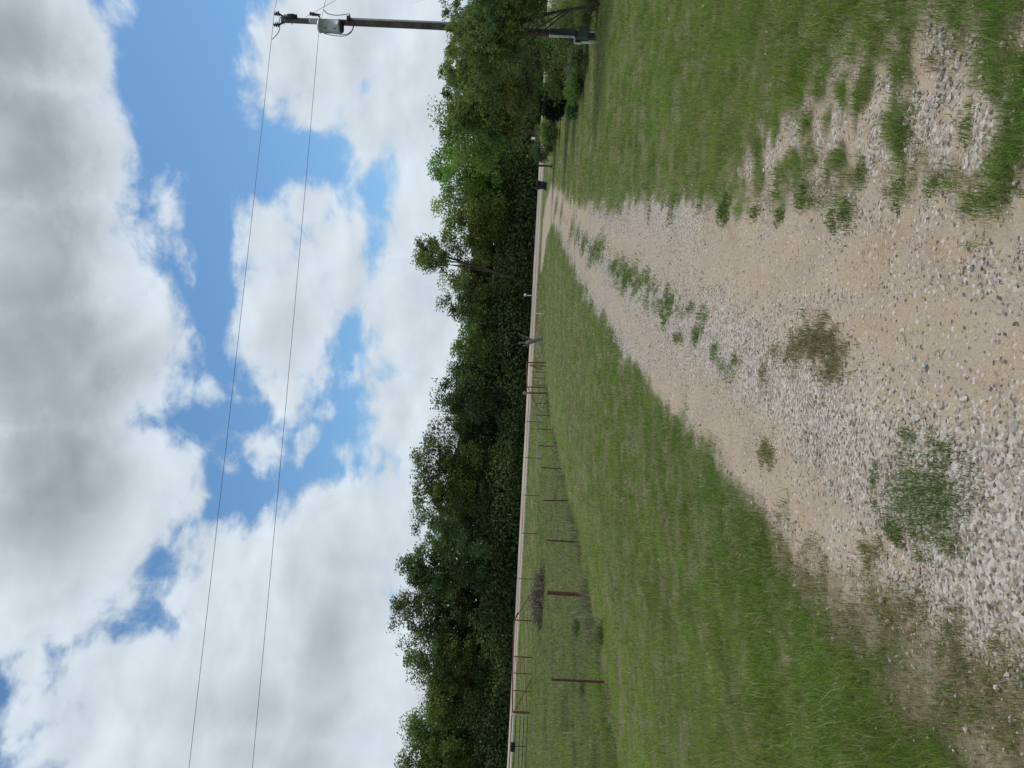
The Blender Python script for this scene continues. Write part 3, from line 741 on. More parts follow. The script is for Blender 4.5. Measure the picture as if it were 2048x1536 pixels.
def tree(name, label, cat, base, H, cb, rx, ry, col, ncl=80, per=90, ls=.26, sig=.62, trunk=.22, bark='bark', group=None, lean=(0, 0), top=None, limbs=9, droop=0., wl=.62, nearness=1.0, trunks=1, shown=.45, sprays=False):
    base = np.array(base, float)
    e = empty(name, base, label, cat, group)
    cl = clump_crown(H, cb, rx, ry, ncl, cx=lean[0], cy=lean[1], top=sig * .9)
    k = len(cl); per_ = rng.poisson(per, k)
    idx = np.repeat(np.arange(k), per_)
    sg = rng.uniform(.6, 1.25, k)[idx] * sig
    d = np.clip(rng.normal(size=(len(idx), 3)), -1.7, 1.7) * sg[:, None] * np.array([1, 1, .72])
    pos = cl[idx] + d; pos[:, 2] = np.maximum(pos[:, 2], .05)
    if sprays:                                # leaflets strung along drooping twigs
        nt_ = 9; tw = rng.integers(0, nt_, len(idx)); dirs = rand_unit(k * nt_).reshape(k, nt_, 3); dirs[..., 2] = dirs[..., 2] * .6 - .15
        lens = rng.uniform(.8, 2.3, (k, nt_)) * sig; u_ = rng.random(len(idx))
        pos = cl[idx] + dirs[idx, tw] * (lens[idx, tw] * u_)[:, None] + rng.normal(size=(len(idx), 3)) * ls * .38
        pos[:, 2] -= (u_ ** 2) * lens[idx, tw] * .35; pos[:, 2] = np.maximum(pos[:, 2], .05)
    ccl = rng.uniform(.68, 1.32, k)[idx]
    hue = rng.normal(0, .10, (k, 1))[idx]
    c = np.asarray(col)[None] * ccl[:, None] * rng.uniform(.78, 1.22, (len(idx), 1)) * np.concatenate([1 + hue * 1.5, 1 + hue * .3, 1 - hue * .6], 1)
    V_, F_, c_ = leaf_quads(pos, rng.uniform(.7, 1.3, len(idx)) * ls, rng.uniform(.7, 1.3, len(idx)) * ls * wl, np.clip(c, .008, .6), droop)
    big_mesh('crown', V_, F_, 'leaf', c_, e)
    tb = MB()
    for q_ in range(trunks):
        ox, oy = (0, 0) if trunks == 1 else (rng.normal(0, trunk * 1.2), rng.normal(0, trunk * 1.2))
        tip = np.array([lean[0] + ox * 6, lean[1] + oy * 6, cb + (H - cb) * .72])
        pts = [np.array([ox, oy, -.25]) + (tip - np.array([ox, oy, -.25])) * s_ + np.array([rng.normal(0, .02 * H), rng.normal(0, .02 * H), 0]) * (s_ * (1 - s_) * 2) for s_ in np.linspace(0, 1, 7)]
        rad = [trunk * (1.35 if i == 0 else 1) * (1 - .8 * i / 6) / (trunks ** .4) for i in range(7)]
        tb.tube(pts, rad, 8)
        for j in rng.choice(k, min(limbs, k), replace=False):
            f = rng.uniform(.25, .85); i0 = int(f * 5); p0 = pts[i0] + (pts[i0 + 1] - pts[i0]) * (f * 5 - i0)
            p1 = cl[j]; md = (p0 + p1) / 2 + np.array([rng.normal(0, .06 * H), rng.normal(0, .06 * H), .05 * H]) * .5
            r0 = rad[i0] * .55
            tb.tube([p0, md, p1], [r0, r0 * .6, r0 * .18], 5, False)
            for w_ in range(3):
                p2 = p1 + rng.normal(size=3) * sig * 1.4; pm_ = md + (p1 - md) * rng.uniform(.2, .9)
                tb.tube([pm_, (pm_ + p2) / 2 + rng.normal(size=3) * .12, p2], [r0 * .3, r0 * .2, r0 * .07], 4, False)
    tb.build('trunk', bark, e, True)
    return e

# far woods: one tree for each crown that shows against the sky, (picture y of crown, picture x of its top, half width in px, colour, words)
OAK = (.090, .130, .046); MIDG = (.115, .170, .048); PALE = (.165, .240, .058); BLUE = (.098, .142, .066)
WOODS = [
    (330, 862, 52, PALE, 'light green tree with feathery shoots, rightmost across the road beside the roadside post'),
    (395, 868, 50, PALE, 'light green tree directly behind the black wheeled bin'),
    (440, 896, 40, OAK, 'dark low tree between the light green trees and the tall leaning tree'),
    (548, 892, 40, MIDG, 'mid green tree at the left foot of the tall leaning tree'),
    (612, 890, 48, OAK, 'dark round tree behind the small white roadside box'),
    (682, 908, 44, MIDG, 'lowest tree in the line, behind the dead stump'),
    (738, 903, 38, BLUE, 'bluish spiky tree above the right end of the pipe brace'),
    (790, 868, 44, OAK, 'dark tree rising behind the round topped post'),
    (850, 853, 52, OAK, 'broad dark domed tree left of the round topped post'),
    (930, 828, 38, MIDG, 'tree with a small projecting tuft at its top, middle of the woods'),
    (985, 828, 40, OAK, 'narrow dark tree with sky gaps low in its crown'),
    (1050, 830, 44, BLUE, 'thin greyish crown with sky showing through, middle left woods'),
    (1130, 808, 52, OAK, 'tall dark tree behind the grey brush pile'),
    (1225, 782, 58, OAK, 'tallest tree of the woods, above the pipe fence corner'),
    (1320, 802, 56, OAK, 'wide dark tree with a sky hole, above the pipe fence panel'),
    (1398, 842, 40, MIDG, 'short mid green tree above the heavy gate post'),
    (1455, 814, 46, MIDG, 'green tree behind the black plate on the gate'),
    (1530, 798, 50, MIDG, 'yellowish green tree at the far left end of the woods')]
def top_height(px, py, Y):
    p_ = at_depth(px, py, Y); return p_[0], p_[2] - float(gz(p_[0], Y))
for i, (py, px, hw, colr, words) in enumerate(WOODS):
    Y = 97.5 + [0, 4.0, -1.0, 5.5, 1.5][i % 5]
    X, H = top_height(px, py, Y)
    rx = hw * Y / FPX * 1.18
    tree('woodland_tree', words, 'tree', (X, Y, float(gz(X, Y))), H, 1.2, rx, rx * .95, np.array(colr) * rng.uniform(.8, 1.45) * np.array([rng.uniform(.85, 1.2), 1, rng.uniform(.8, 1.2)]), ncl=int(34 * rx / 3 * H / 11) + 34, per=170, ls=.31, sig=.66, trunk=.24, group='trees of the far woods')
# the tall leaning tree with its bare limb against the sky
Y = 95.5; X, H = top_height(830, 500, Y); Xb, _ = top_height(1000, 568, Y)
tree('leaning_tree', 'tall tree with a bare leaning trunk showing against the sky', 'tree', (Xb, Y, float(gz(Xb, Y))), H, H * .56, 3.3, 2.8, (.14, .19, .06), ncl=52, per=110, ls=.30, sig=.5, trunk=.24, limbs=9, lean=(X - Xb, 0), shown=.6)
# trees further back in the wood, seen only as dark depth between the front crowns
deep = empty('wood', (0, 112, .85), None, None)
C.objects.unlink(deep); bpy.data.objects.remove(deep)
npt = 52000
xw = rng.uniform(-95, 105, npt); yw = rng.uniform(103, 114, npt)
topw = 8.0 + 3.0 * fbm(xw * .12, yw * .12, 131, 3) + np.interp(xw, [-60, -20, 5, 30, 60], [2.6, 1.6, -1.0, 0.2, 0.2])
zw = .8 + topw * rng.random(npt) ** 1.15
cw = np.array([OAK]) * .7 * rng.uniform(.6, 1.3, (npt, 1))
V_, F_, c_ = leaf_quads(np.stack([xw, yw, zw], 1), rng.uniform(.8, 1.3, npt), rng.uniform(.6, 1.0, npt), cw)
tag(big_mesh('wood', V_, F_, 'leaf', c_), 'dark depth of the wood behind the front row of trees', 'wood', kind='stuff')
npt = 72000
xu = rng.uniform(-75, 85, npt); hu = (2.2 + 5.0 * fbm(xu * .25, xu * 0, 141, 4)); yu = rng.uniform(93.6, 99, npt)
zu = .85 + hu * rng.random(npt) ** 1.25 * (.55 + .45 * sstep(93.6, 96, yu))
cu = np.array([.085, .120, .046]) * rng.uniform(.5, 1.45, (npt, 1)) * (.7 + .6 * fbm(xu * .4, zu * .4, 143, 3))[:, None]
V_, F_, c_ = leaf_quads(np.stack([xu, yu, zu], 1), rng.uniform(.28, .48, npt), rng.uniform(.2, .34, npt), cu)
tag(big_mesh('undergrowth', V_, F_, 'leaf', c_), 'dark shrubby undergrowth along the far side of the road', 'undergrowth', kind='stuff')

# ------------------------------------------------------------------ near right: mesquites, bushes, weeds
MESQ = (.145, .190, .066)
p_ = az_on(1190, -30, 19.5)
X, H = top_height(832, 15, 19.2)
tree('mesquite_tree', 'feathery mesquite in front of the utility pole, nearest tree on the right', 'tree', (p_[0] + 1.1, 19.2, p_[2]), H, 1.35, 4.2, 2.3, MESQ, ncl=240, per=290, ls=.095, sig=.34, trunk=.07, bark='bark', limbs=26, droop=.8, wl=.30, trunks=3, sprays=True)
X, H = top_height(880, 62, 20.3)
tree('mesquite_tree', 'slender mesquite standing right before the utility pole, above the meter cabinet', 'tree', (X + 1.0, 20.3, float(gz(X, 20.3))), H, 2.0, 1.7, .9, MESQ, lean=(-1.0, 0), ncl=70, per=240, ls=.095, sig=.32, trunk=.05, limbs=14, droop=.8, wl=.30, trunks=1, sprays=True)
X, H = top_height(874, 175, 38.0)
tree('mesquite_tree', 'feathery mesquite left of the utility pole, above the dark bush', 'tree', (X, 38.0, float(gz(X, 38.0))), H, 1.75, 3.6, 2.8, (.135, .182, .060), ncl=190, per=170, ls=.20, sig=.44, trunk=.07, limbs=26, droop=.7, wl=.36, trunks=2, sprays=True)
X, H = top_height(880, 115, 31.0)
tree('mesquite_tree', 'small mesquite between the pole and the bigger mesquite behind it', 'tree', (X, 31.0, float(gz(X, 31.0))), H, .8, 2.8, 2.2, MESQ, ncl=110, per=180, ls=.17, sig=.38, trunk=.06, limbs=18, droop=.8, wl=.32, trunks=2, sprays=True)
X, H = top_height(874, 255, 58.0)
tree('roadside_tree', 'bushy light green tree behind the mesquites near the road', 'tree', (X, 58.0, float(gz(X, 58.0))), H, 2.9, 2.9, 2.6, (.14, .21, .055), ncl=80, per=150, ls=.22, sig=.55, trunk=.16, limbs=14)
def bush(name, label, px, py, w_px, h_px, col, Y=None, ls=.08, ncl=45, per=120, droop=0., bark='bark', wl=.5):
    b0 = ground_at(px, py) if Y is None else az_on(px, py, Y)
    Yb = b0[1]; rx = w_px * Yb / FPX * .5; H = h_px * Yb / FPX
    return tree(name, label, 'bush', b0, H, .05, rx, rx * .8, col, ncl=ncl, per=per, ls=ls * Yb / 25, sig=rx * .20, trunk=.03, limbs=10, droop=droop, wl=wl, trunks=3, bark=bark)
bush('cedar_bush', 'very dark dense evergreen bush at the edge of the right lawn', 1130, 208, 66, 60, (.022, .034, .016), Y=36, ls=.08, ncl=80, per=190)
bush('roadside_shrub', 'straggly grey green shrub beside the dark leaning post', 1096, 300, 56, 46, (.115, .155, .075), Y=55, ls=.07, ncl=36, per=70, droop=.2, bark='pale_bark')
bush('leafy_weed', 'leafy green weed clump in front of the brown brush', 1180, 165, 90, 38, (.105, .175, .045), Y=25.5, ls=.06, ncl=50, per=110)
bush('leafy_weed', 'low leafy weed at the lawn edge below the dark bush', 1166, 222, 40, 26, (.075, .150, .05), Y=28, ls=.06, ncl=24, per=90)
bush('leafy_weed', 'yellowish green weeds beneath the nearest mesquite by the meter cabinet', 1196, 12, 110, 48, (.150, .175, .055), Y=21.2, ls=.06, ncl=55, per=120)
bush('leafy_weed', 'grassy weeds behind the meter conduit', 1180, 120, 60, 40, (.12, .155, .06), Y=24, ls=.06, ncl=30, per=100)
bush('leafy_weed', 'light green weeds beyond the dark bush, by the road', 1108, 262, 60, 42, (.14, .19, .06), Y=48, ls=.07, ncl=40, per=110)
bush('roadside_shrub', 'low grey green shrub between the light green weeds and the straggly shrub', 1102, 283, 40, 34, (.12, .15, .08), Y=52, ls=.07, ncl=30, per=90, bark='pale_bark')

bush('leafy_weed', 'large leafy weed mass behind the meter cabinet', 1172, 60, 150, 74, (.105, .145, .05), Y=25, ls=.075, ncl=80, per=130)
bush('leafy_weed', 'tangle of green brush between the meter cabinet and the dry sticks', 1160, 108, 90, 80, (.10, .145, .045), Y=29, ls=.075, ncl=70, per=130)
bush('leafy_weed', 'dull green brush standing over the heap of dry sticks', 1132, 150, 90, 62, (.085, .125, .04), Y=34, ls=.07, ncl=60, per=120)
def twig_pile(name, label, cat, base, rx, ry, H, n, mat, r0=.012, up=.3):
    e = empty(name, base, label, cat)
    tb = MB()
    for i in range(n):
        a = rng.uniform(0, 2 * np.pi); r_ = rng.random() ** .6
        p0 = np.array([np.cos(a) * r_ * rx, np.sin(a) * r_ * ry, 0]); hz = H * (1 - r_ ** 2 * .85)
        p0[2] = rng.random() * hz * .8
        d = rand_unit(1)[0]; d[2] = abs(d[2]) * up + .05; L = rng.uniform(.25, .7) * max(rx, .5) * .55
        p2 = p0 + d * L; p2[2] = min(p2[2], hz * 1.1 + .1)
        tb.tube([p0, (p0 + p2) / 2 + rng.normal(size=3) * L * .08, p2], [r0, r0 * .75, r0 * .35], 3, False)
    tb.build('twigs', mat, e); e.children[0]['kind'] = 'stuff'
    return e
for (px, py, wd_, hp, words) in [(1160, 1256, 40, 16, 'dark weed patch in the pasture behind the second post'), (1172, 1378, 46, 14, 'dark weed patch in the pasture left of the nearest post'), (1206, 1270, 60, 20, 'green weed clump at the fence foot between the two nearest posts')]:
    bush('pasture_weed', words, px, py, wd_, hp, (.15, .19, .07), ls=.05, ncl=26, per=70, droop=-.6, wl=.25)
b0 = ground_at(1087, 1195)
twig_pile('brush_pile', 'long grey pile of cut brush lying in the field', 'brush pile', b0, 62 * b0[1] / FPX, 1.1, 30 * b0[1] / FPX, 620, 'brush', .022, .8)
b0 = az_on(1150, 150, 27.0)
twig_pile('brush_pile', 'tan heap of dry sticks under the mesquites', 'brush pile', b0, 30 * b0[1] / FPX * 1.3, .8, 44 * b0[1] / FPX, 520, 'dry_sticks', .010, 1.0)

# ------------------------------------------------------------------ utility pole, wires, meter
PB = az_on(1190, 73, 21.6)
PT = at_depth(563, 40, 21.6)
pole = empty('utility_pole', PB, 'weathered wooden utility pole carrying a grey transformer, at the right', 'pole')
def rel(p): return np.array(p, float) - PB
ptop = rel(PT)
def on_pole(px): 
    y_ = np.interp(px, [563, 870, 1080, 1190], [40, 53, 65.5, 72]); return rel(at_depth(px, y_, 21.6))
MB().tube([on_pole(v) + np.array([0, 0, 0 if v < 1190 else -.4]) for v in (563, 640, 720, 800, 870, 980, 1090, 1200)], [.076, .080, .084, .088, .091, .094, .098, .102], 14).build('pole_shaft', 'pole_wood', pole, True)
g0 = [on_pole(v) + np.array([.092 + .00003 * (v - 600), -.045, 0]) for v in (700, 800, 870, 980, 1090, 1195)]
MB().tube(g0, .034, 8).build('ground_conduit', 'galv', pole)
def pp(px, py, dy=0.0): return rel(at_depth(px, py, 21.6 + dy))
PXM = 21.6 / FPX
def lathe_between(p0, p1, prof, n=14):
    p0, p1 = np.array(p0, float), np.array(p1, float)
    return MB().tube([p0 + (p1 - p0) * t_ for t_, r_ in prof], [r_ for t_, r_ in prof], n)
# two skirted insulators on a forked bracket at the very top
for yy0, yy1, (vx0, vx1) in ((28, 27, (548.5, 559)), (50, 49, (547, 558))):
    prof = [(0, .012), (.03, .035), (.12, .06), (.16, .028), (.36, .028), (.42, .066), (.52, .07), (.56, .03), (.72, .03), (.78, .072), (.9, .075), (1, .02)]
    lathe_between(pp(vx0, yy0), pp(vx1, yy1), prof).build('insulator', 'insulator', pole, True)
MB().tube([pp(559, 28), pp(563, 31), pp(567, 35), pp(570, 40)], [.022, .03, .032, .03], 8).tube([pp(558, 49), pp(562, 47.5), pp(566, 45), pp(570, 41)], [.022, .03, .032, .03], 8).build('top_bracket', 'dark_metal', pole, True)
lathe_between(pp(566, 33.5, -.1), pp(594, 32.5, -.1), [(0, .03), (.05, .055), (.3, .06), (.32, .075), (.78, .075), (.8, .055), (1, .05)], 12).build('lightning_arrester', 'dark_metal', pole, True)
for v in (569, 584): MB().tube([pp(v, 46), pp(v, 49.5)], .010, 5).build('bolt', 'dark_metal', pole)
# stacked grey bushing and band just above the tank
lathe_between(pp(618, 42, -.16), pp(640, 42.5, -.16), [(0, .02), (.06, .05), (.16, .075), (.22, .05), (.36, .08), (.42, .055), (.56, .085), (.62, .06), (.78, .09), (.86, .065), (1, .07)], 14).build('tank_bushing', 'grey_ceramic', pole, True)
lathe_between(pp(619, 27, .05), pp(634, 30, .05), [(0, .02), (.08, .05), (.2, .06), (.26, .03), (.4, .06), (.46, .03), (.62, .06), (.7, .03), (.86, .05), (1, .02)], 10).build('cutout_insulator', 'insulator', pole, True)
MB().tube([pp(634, 30), pp(640, 33)], .018, 6).tube([pp(632, 28, -.02), pp(641, 29.5, -.02)], .02, 6).tube([pp(634, 30), pp(642, 38)], .012, 5).build('fuse_arm', 'dark_metal', pole)
# transformer tank
tk = empty
tankp = [(0, .02), (.005, .15), (.03, .185), (.07, .19), (.071, .198), (.10, .198), (.101, .187), (.92, .187), (.925, .196), (.95, .196), (.955, .188), (1, .186)]
tank = lathe_between(pp(636.5, 51.5, -.27), pp(682, 53, -.27), tankp, 28).build('transformer_tank', 'transformer_paint', pole, True)
lathe_between(pp(681.6, 53, -.27), pp(685.5, 53.2, -.27), [(0, .180), (.3, .182), (1, .165)], 28).build('tank_base', 'dark_metal', tank)
for (v, y_) in ((650, 56), (669, 57)):
    MB().tube([pp(v, y_, -.44), pp(v, y_, -.50)], .018, 8).tube([pp(v - 2, y_, -.49), pp(v + 2, y_, -.49)], .012, 6).build('terminal', 'dark_metal', tank)
for v in (645, 676):
    MB().box(pp(v, 47, -.10), (.10, .22, .05)).build('mounting_lug', 'dark_metal', pole)
MB().box(pp(697, 36, -.12), (.13, .12, .10), taper=.7).build('weatherhead', 'dark_metal', pole, bevel=.01)
# slack leads looping below the tank
def curve(pts, n=24):
    pts = [np.array(p, float) for p in pts]; P_ = [pts[0]] + pts + [pts[-1]]; out = []
    for i in range(1, len(P_) - 2):
        for s_ in np.linspace(0, 1, n // (len(pts) - 1) + 2)[:-1]:
            a0, a1, a2, a3 = P_[i - 1], P_[i], P_[i + 1], P_[i + 2]
            out.append(.5 * (2 * a1 + (a2 - a0) * s_ + (2 * a0 - 5 * a1 + 4 * a2 - a3) * s_ ** 2 + (3 * a1 - a0 - 3 * a2 + a3) * s_ ** 3))
    out.append(pts[-1]); return out
for pts in ([(650, 66), (665, 66.5), (690, 69), (703, 62), (706.5, 50), (705, 40), (699, 34)],
            [(648, 67), (668, 71), (688, 72), (701, 66), (707, 54), (706, 42), (700, 35)],
            [(648, 20), (655, 27), (672, 30.5), (690, 29), (699, 28), (699.5, 34)],
            [(544.5, 79), (549, 74), (556, 66), (559.5, 55), (559, 40), (561, 34)]):
    MB().tube(curve([pp(a, b_, -.3 if a > 600 else 0) for a, b_ in pts]), .011, 6).build('lead_wire', 'cable', pole, True)

def wire(label, pts, r=.0062, mat='conductor', sag=0.12):
    pts = [np.array(p, float) for p in pts]
    path = []
    for a, b_ in zip(pts[:-1], pts[1:]):
        L = np.linalg.norm(b_ - a)
        for s_ in np.linspace(0, 1, 30): path.append(a + (b_ - a) * s_ - np.array([0, 0, 4 * sag * (L / 20) ** 2 * s_ * (1 - s_)]))
    MBo = MB().tube([p - path[0] for p in path], r, 6)
    o = MBo.build('power_line', mat, None, True); o.location = path[0]
    return tag(o, label, 'wire')
def along(a, b_, ext): a, b_ = np.array(a), np.array(b_); return b_ + (b_ - a) * ext
w0, w1 = at_depth(546, 50, 21.6), at_depth(370, 1536, 18.2)
wire('upper overhead wire running from the pole top across the sky', [at_depth(548, 28, 21.6), w0, along(w0, w1, 1.2)], sag=.02)
w2, w3 = at_depth(638, 60, 21.35), at_depth(497, 1536, 18.2)
wire('lower overhead wire running from the transformer across the sky', [at_depth(644, 38, 21.6), w2, along(w2, w3, 1.2)], sag=.02)
wr = at_depth(562, -40, 22.6); wire('short length of the upper wire continuing right of the pole', [at_depth(548, 26, 21.6), wr, along(at_depth(548, 26, 21.6), wr, 12)], sag=.0)
wr = at_depth(652, -3, 22.3); a_ = at_depth(643, 36, 21.6); wire('short length of the lower wire continuing right of the pole', [a_, wr, along(a_, wr, 14)], sag=.0)
a_ = at_depth(611, 34, 21.6); wr = at_depth(672, 0, 21.0); wire('guy wire slanting down to the right from the pole', [a_, wr, along(a_, wr, 1.8)], sag=.0, r=.006)

# meter and breaker cabinets on the pole's foot
def mp(px, py, Y=20.9): return at_depth(px, py, Y)
mb = az_on(1190, 72, 20.9)
met = empty('meter_cabinet', mb, 'dark green electric meter cabinet with white conduit at the foot of the pole', 'meter cabinet')
def mbox(name, v0, v1, y0, y1, depth, mat, Y=20.9, parent=met, bev=.012):
    a, b_ = mp(v0, (y0 + y1) / 2, Y), mp(v1, (y0 + y1) / 2, Y); k = Y / FPX
    return MB().box((a + b_) / 2 - mb + np.array([0, depth / 2, 0]), (abs(y1 - y0) * k, depth, abs(v1 - v0) * k)).build(name, mat, parent, bevel=bev)
cabn = mbox('upper_cabinet', 1099, 1152, 57, 70.5, .16, 'cabinet_green')
mbox('door', 1120, 1151, 56.5, 67, .02, 'cabinet_green', 20.88, cabn, .004)
mbox('lower_cabinet', 1157, 1178, 53, 74, .18, 'cabinet_green', 20.85)
k_ = 20.85 / FPX
MB().tube([mp(1098, 72, 20.85) - mb, mp(1149, 74, 20.85) - mb], .032, 10).build('side_conduit', 'pvc', met, True)
MB().tube(curve([mp(1145, 74, 20.8) - mb, mp(1149, 76, 20.8) - mb, mp(1149, 84, 20.8) - mb, mp(1152, 86.5, 20.8) - mb, mp(1163, 87, 20.8) - mb]), .026, 10).build('bent_conduit', 'pvc', met, True)
MB().tube([mp(1161, 85, 20.85) - mb, mp(1196, 85.5, 20.85) - mb], .034, 10).build('riser_conduit', 'pvc', met, True)
MB().tube([mp(1178, 64, 20.9) - mb, mp(1197, 64, 20.9) - mb], .028, 8).build('riser_conduit', 'galv', met, True)
MB().tube([np.array([-.02, .12, -.3]), np.array([-.02, .12, 1.0])], .045, 8).build('support_post', 'pole_wood', met)

# ------------------------------------------------------------------ fences
def fence_spot(py, px):
    ys = np.linspace(6, 66, 3000); xs = np.interp(ys, FENCE_Y, FENCE_X)
    d = np.array([at_depth(px, py, 1.0)])[0]
    k = d[0] / 1.0
    i = np.argmin(np.abs(xs / ys - k)); return np.array([xs[i], ys[i], float(gz(xs[i], ys[i]))])
FP = [(1358, 1103), (1186, 1095), (1081, 1093), (998, 1090), (936, 1087), (892, 1082), (858, 1077.5), (830, 1075.5), (806, 1072.5), (770, 1068), (755, 1064), (743, 1062)]
spots = [(fence_spot(py, px), py, px) for py, px in FP]
f0 = spots[0][0]
fence = empty('wire_fence', f0, 'rusty red steel post and wire fence running away beside the lawn', 'fence')
tops = []
extra = np.array([np.interp(7.0, FENCE_Y, FENCE_X), 7.0, 0]); extra[2] = gz(extra[0], extra[1])
for i, (s_, py, px) in enumerate(spots):
    tp = at_depth(px, py, s_[1]); h = np.clip(tp[2] - s_[2], .95, 1.45); tops.append((s_, h))
    b_ = s_ - f0
    lean = np.array([rng.normal(0, .015), rng.normal(0, .015), 0]) * h + (np.array([-.05, 0, 0]) if i == 3 else 0)
    mbp = MB()
    if i == 1:
        mbp.tube([b_ - np.array([0, 0, .2]), b_ + lean + np.array([0, 0, h])], .055, 10)
    else:                                    # steel T section
        c0, c1 = b_ - np.array([0, 0, .2]), b_ + lean + np.array([0, 0, h])
        for (wx, wy, ox, oy) in ((.050, .007, 0, 0), (.008, .036, 0, .021)):
            V_ = [c + np.array([ox + sx * wx / 2, oy + sy * wy / 2, 0]) for c in (c0, c1) for sx, sy in ((-1, -1), (1, -1), (1, 1), (-1, 1))]
            mbp.add(V_, [(3, 2, 1, 0), (4, 5, 6, 7), (0, 1, 5, 4), (1, 2, 6, 5), (2, 3, 7, 6), (3, 0, 4, 7)])
        for zz_ in np.arange(.15, h, .12):
            mbp.box(b_ + lean * zz_ / h + np.array([0, -.006, zz_]), (.02, .008, .012))
    mbp.build('post', 'post_rust', fence)
line = [(extra, 1.2)] + tops
for hz in (.28, .55, .82, 1.08):
    MB().tube([s_ - f0 + np.array([0, -.008, min(hz, h - .04)]) for s_, h in line], .0022, 4).build('wire', 'conductor', fence)

# roadside pipe fence and gate, standing in one line along the road
A = at_depth(1060, 1427, 57.0)[:2]; B = at_depth(1084, 725, 64.0)[:2]
nrm = np.array([-(B - A)[1], (B - A)[0]]); nrm /= np.linalg.norm(nrm)
def rp(px, py, off=0.0):
    d = ray(px, py); t_ = (A @ nrm + off) / (d[:2] @ nrm); return CAM + d * t_
def down(p): return np.array([p[0], p[1], float(gz(p[0], p[1]))])
corner = empty('pipe_brace', down(rp(1084, 725)), 'rusty pipe corner brace with top rail and slanting struts, far end of the post fence', 'fence')
o = np.array(corner.location)
MB().tube([rp(1053, 725) - o, down(rp(1084, 725)) - o - np.array([0, 0, .3])], .06, 10).build('post', 'rust', corner)
MB().tube([rp(1053, 774) - o, down(rp(1080, 774)) - o - np.array([0, 0, .3])], .055, 10).build('post', 'rust', corner)
MB().tube([rp(1054, 723) - o, rp(1054, 775) - o], .05, 10).build('top_rail', 'rust', corner)
MB().tube([rp(1056, 776) - o, rp(1078, 822) - o], .03, 8).build('strut', 'rust', corner)
MB().tube([rp(1060, 731) - o, rp(1084, 739) - o], .035, 8).build('strut', 'rust', corner)
MB().tube([rp(1058, 730, -.05) - o, down(rp(1083, 732)) - o - np.array([0, 0, .2])], .04, 8).build('strut', 'rust', corner)

rf = empty('roadside_fence', down(rp(1078, 843)), 'thin dark wire fence posts in a row just before the road', 'fence')
o = np.array(rf.location)
RP = [(843, 1052), (915, 1050), (990, 1047), (1066, 1043), (1157, 1037)]
for py, px in RP:
    p1 = rp(px, py); p0 = down(p1)
    p1[2] = min(p1[2], p0[2] + 1.5)
    MB().tube([p0 - o - np.array([0, 0, .2]), p1 - o], .028, 6).build('post', 'wood_grey', rf)
ends = [rp(1053, 774)] + [rp(px, py) for py, px in RP] + [rp(1031, 1238)]
for hz in (.35, .65, .95, 1.2):
    MB().tube([down(p) - o + np.array([0, 0, hz]) for p in ends], .0025, 4).build('wire', 'conductor', rf)

pf = empty('pipe_fence_panel', down(rp(1053, 1238)), 'rusty pipe fence panel with thin rails and slanting braces beside the gate', 'fence')
o = np.array(pf.location)
for py, v0, r_ in ((1240, 1030, .05), (1313, 1028, .045), (1346, 1027, .035), (1381, 1027, .04), (1424, 1026, .085)):
    t_ = rp(v0, py); MB().tube([t_ - o, down(t_) - o - np.array([0, 0, .3])], r_, 10).build('post', 'rust', pf)
MB().tube([rp(1036, 1225) - o, rp(1030, 1238) - o, rp(1028, 1250) - o, rp(1025.5, 1330) - o, rp(1024.5, 1390) - o, rp(1025.5, 1424) - o], .045, 10).build('top_rail', 'rust', pf, True)
MB().tube([rp(1030, 1238) - o, rp(1060, 1190) - o], .04, 8).build('brace', 'rust', pf)
MB().tube([rp(1030, 1421, -.08) - o, rp(1066, 1352, -.08) - o], .04, 8).build('brace', 'rust', pf)
for v0, v1 in ((1032, 1036), (1040, 1046), (1048, 1054)):
    MB().tube([rp(v0, 1313) - o, rp(v1, 1424) - o], .018, 6).build('rail', 'rust', pf)
gt = empty('pipe_gate', down(rp(1061, 1429)), 'dark pipe farm gate with four rails and a black plate, far left', 'gate')
o = np.array(gt.location)
gl = [(1023.5, 1018.0), (1032, 1027), (1040.5, 1036), (1048, 1043.5), (1055.6, 1051)]
def gv(i, y_): return np.interp(y_, [1437, 1536, 1640], [gl[i][0], gl[i][1], gl[i][1] * 2 - gl[i][0]])
ye = 1600
for i in range(5):
    MB().tube([rp(gv(i, yq), yq, .03) - o for yq in (1431, 1500, ye)], .026 if i else .03, 8).build('rail', 'rust' if i == 0 else 'wood_grey', gt)
for yq in (1431, 1493, ye):
    MB().tube([rp(gv(0, yq), yq) - o, rp(gv(4, yq) + 1, yq) - o], .03 if yq != 1431 else .042, 8).build('stile', 'galv' if yq == 1431 else 'wood_grey', gt)
c0, c1 = rp(1021.5, 1494, -.06), rp(1030.5, 1494, -.06)
MB().box((c0 + c1) / 2 - o, (18 * c0[1] / FPX, .03, abs(c1 - c0)[2]), rz=math.atan2(*(B - A)[::-1])).build('black_plate', 'black_plate', gt)

# ------------------------------------------------------------------ small things by the road
b0 = fence_spot(786, 1090) if False else az_on(1098, 786, 56.0)
mk = empty('round_topped_post', b0, 'tall post with a round tan disc on its top, beside the pipe brace', 'post')
t_ = at_depth(1053, 786, 56.0) - b0
MB().tube([np.array([0, 0, -.2]), t_], .055, 8).build('post', 'wood_grey', mk)
cdisc = at_depth(1049, 786, 56.0) - b0
MB().tube([cdisc + np.array([0, -.05, 0]), cdisc + np.array([0, -.04, 0]), cdisc + np.array([0, .04, 0]), cdisc + np.array([0, .05, 0])], [.10, .14, .14, .10], 16).build('disc', 'dry_sticks', mk)

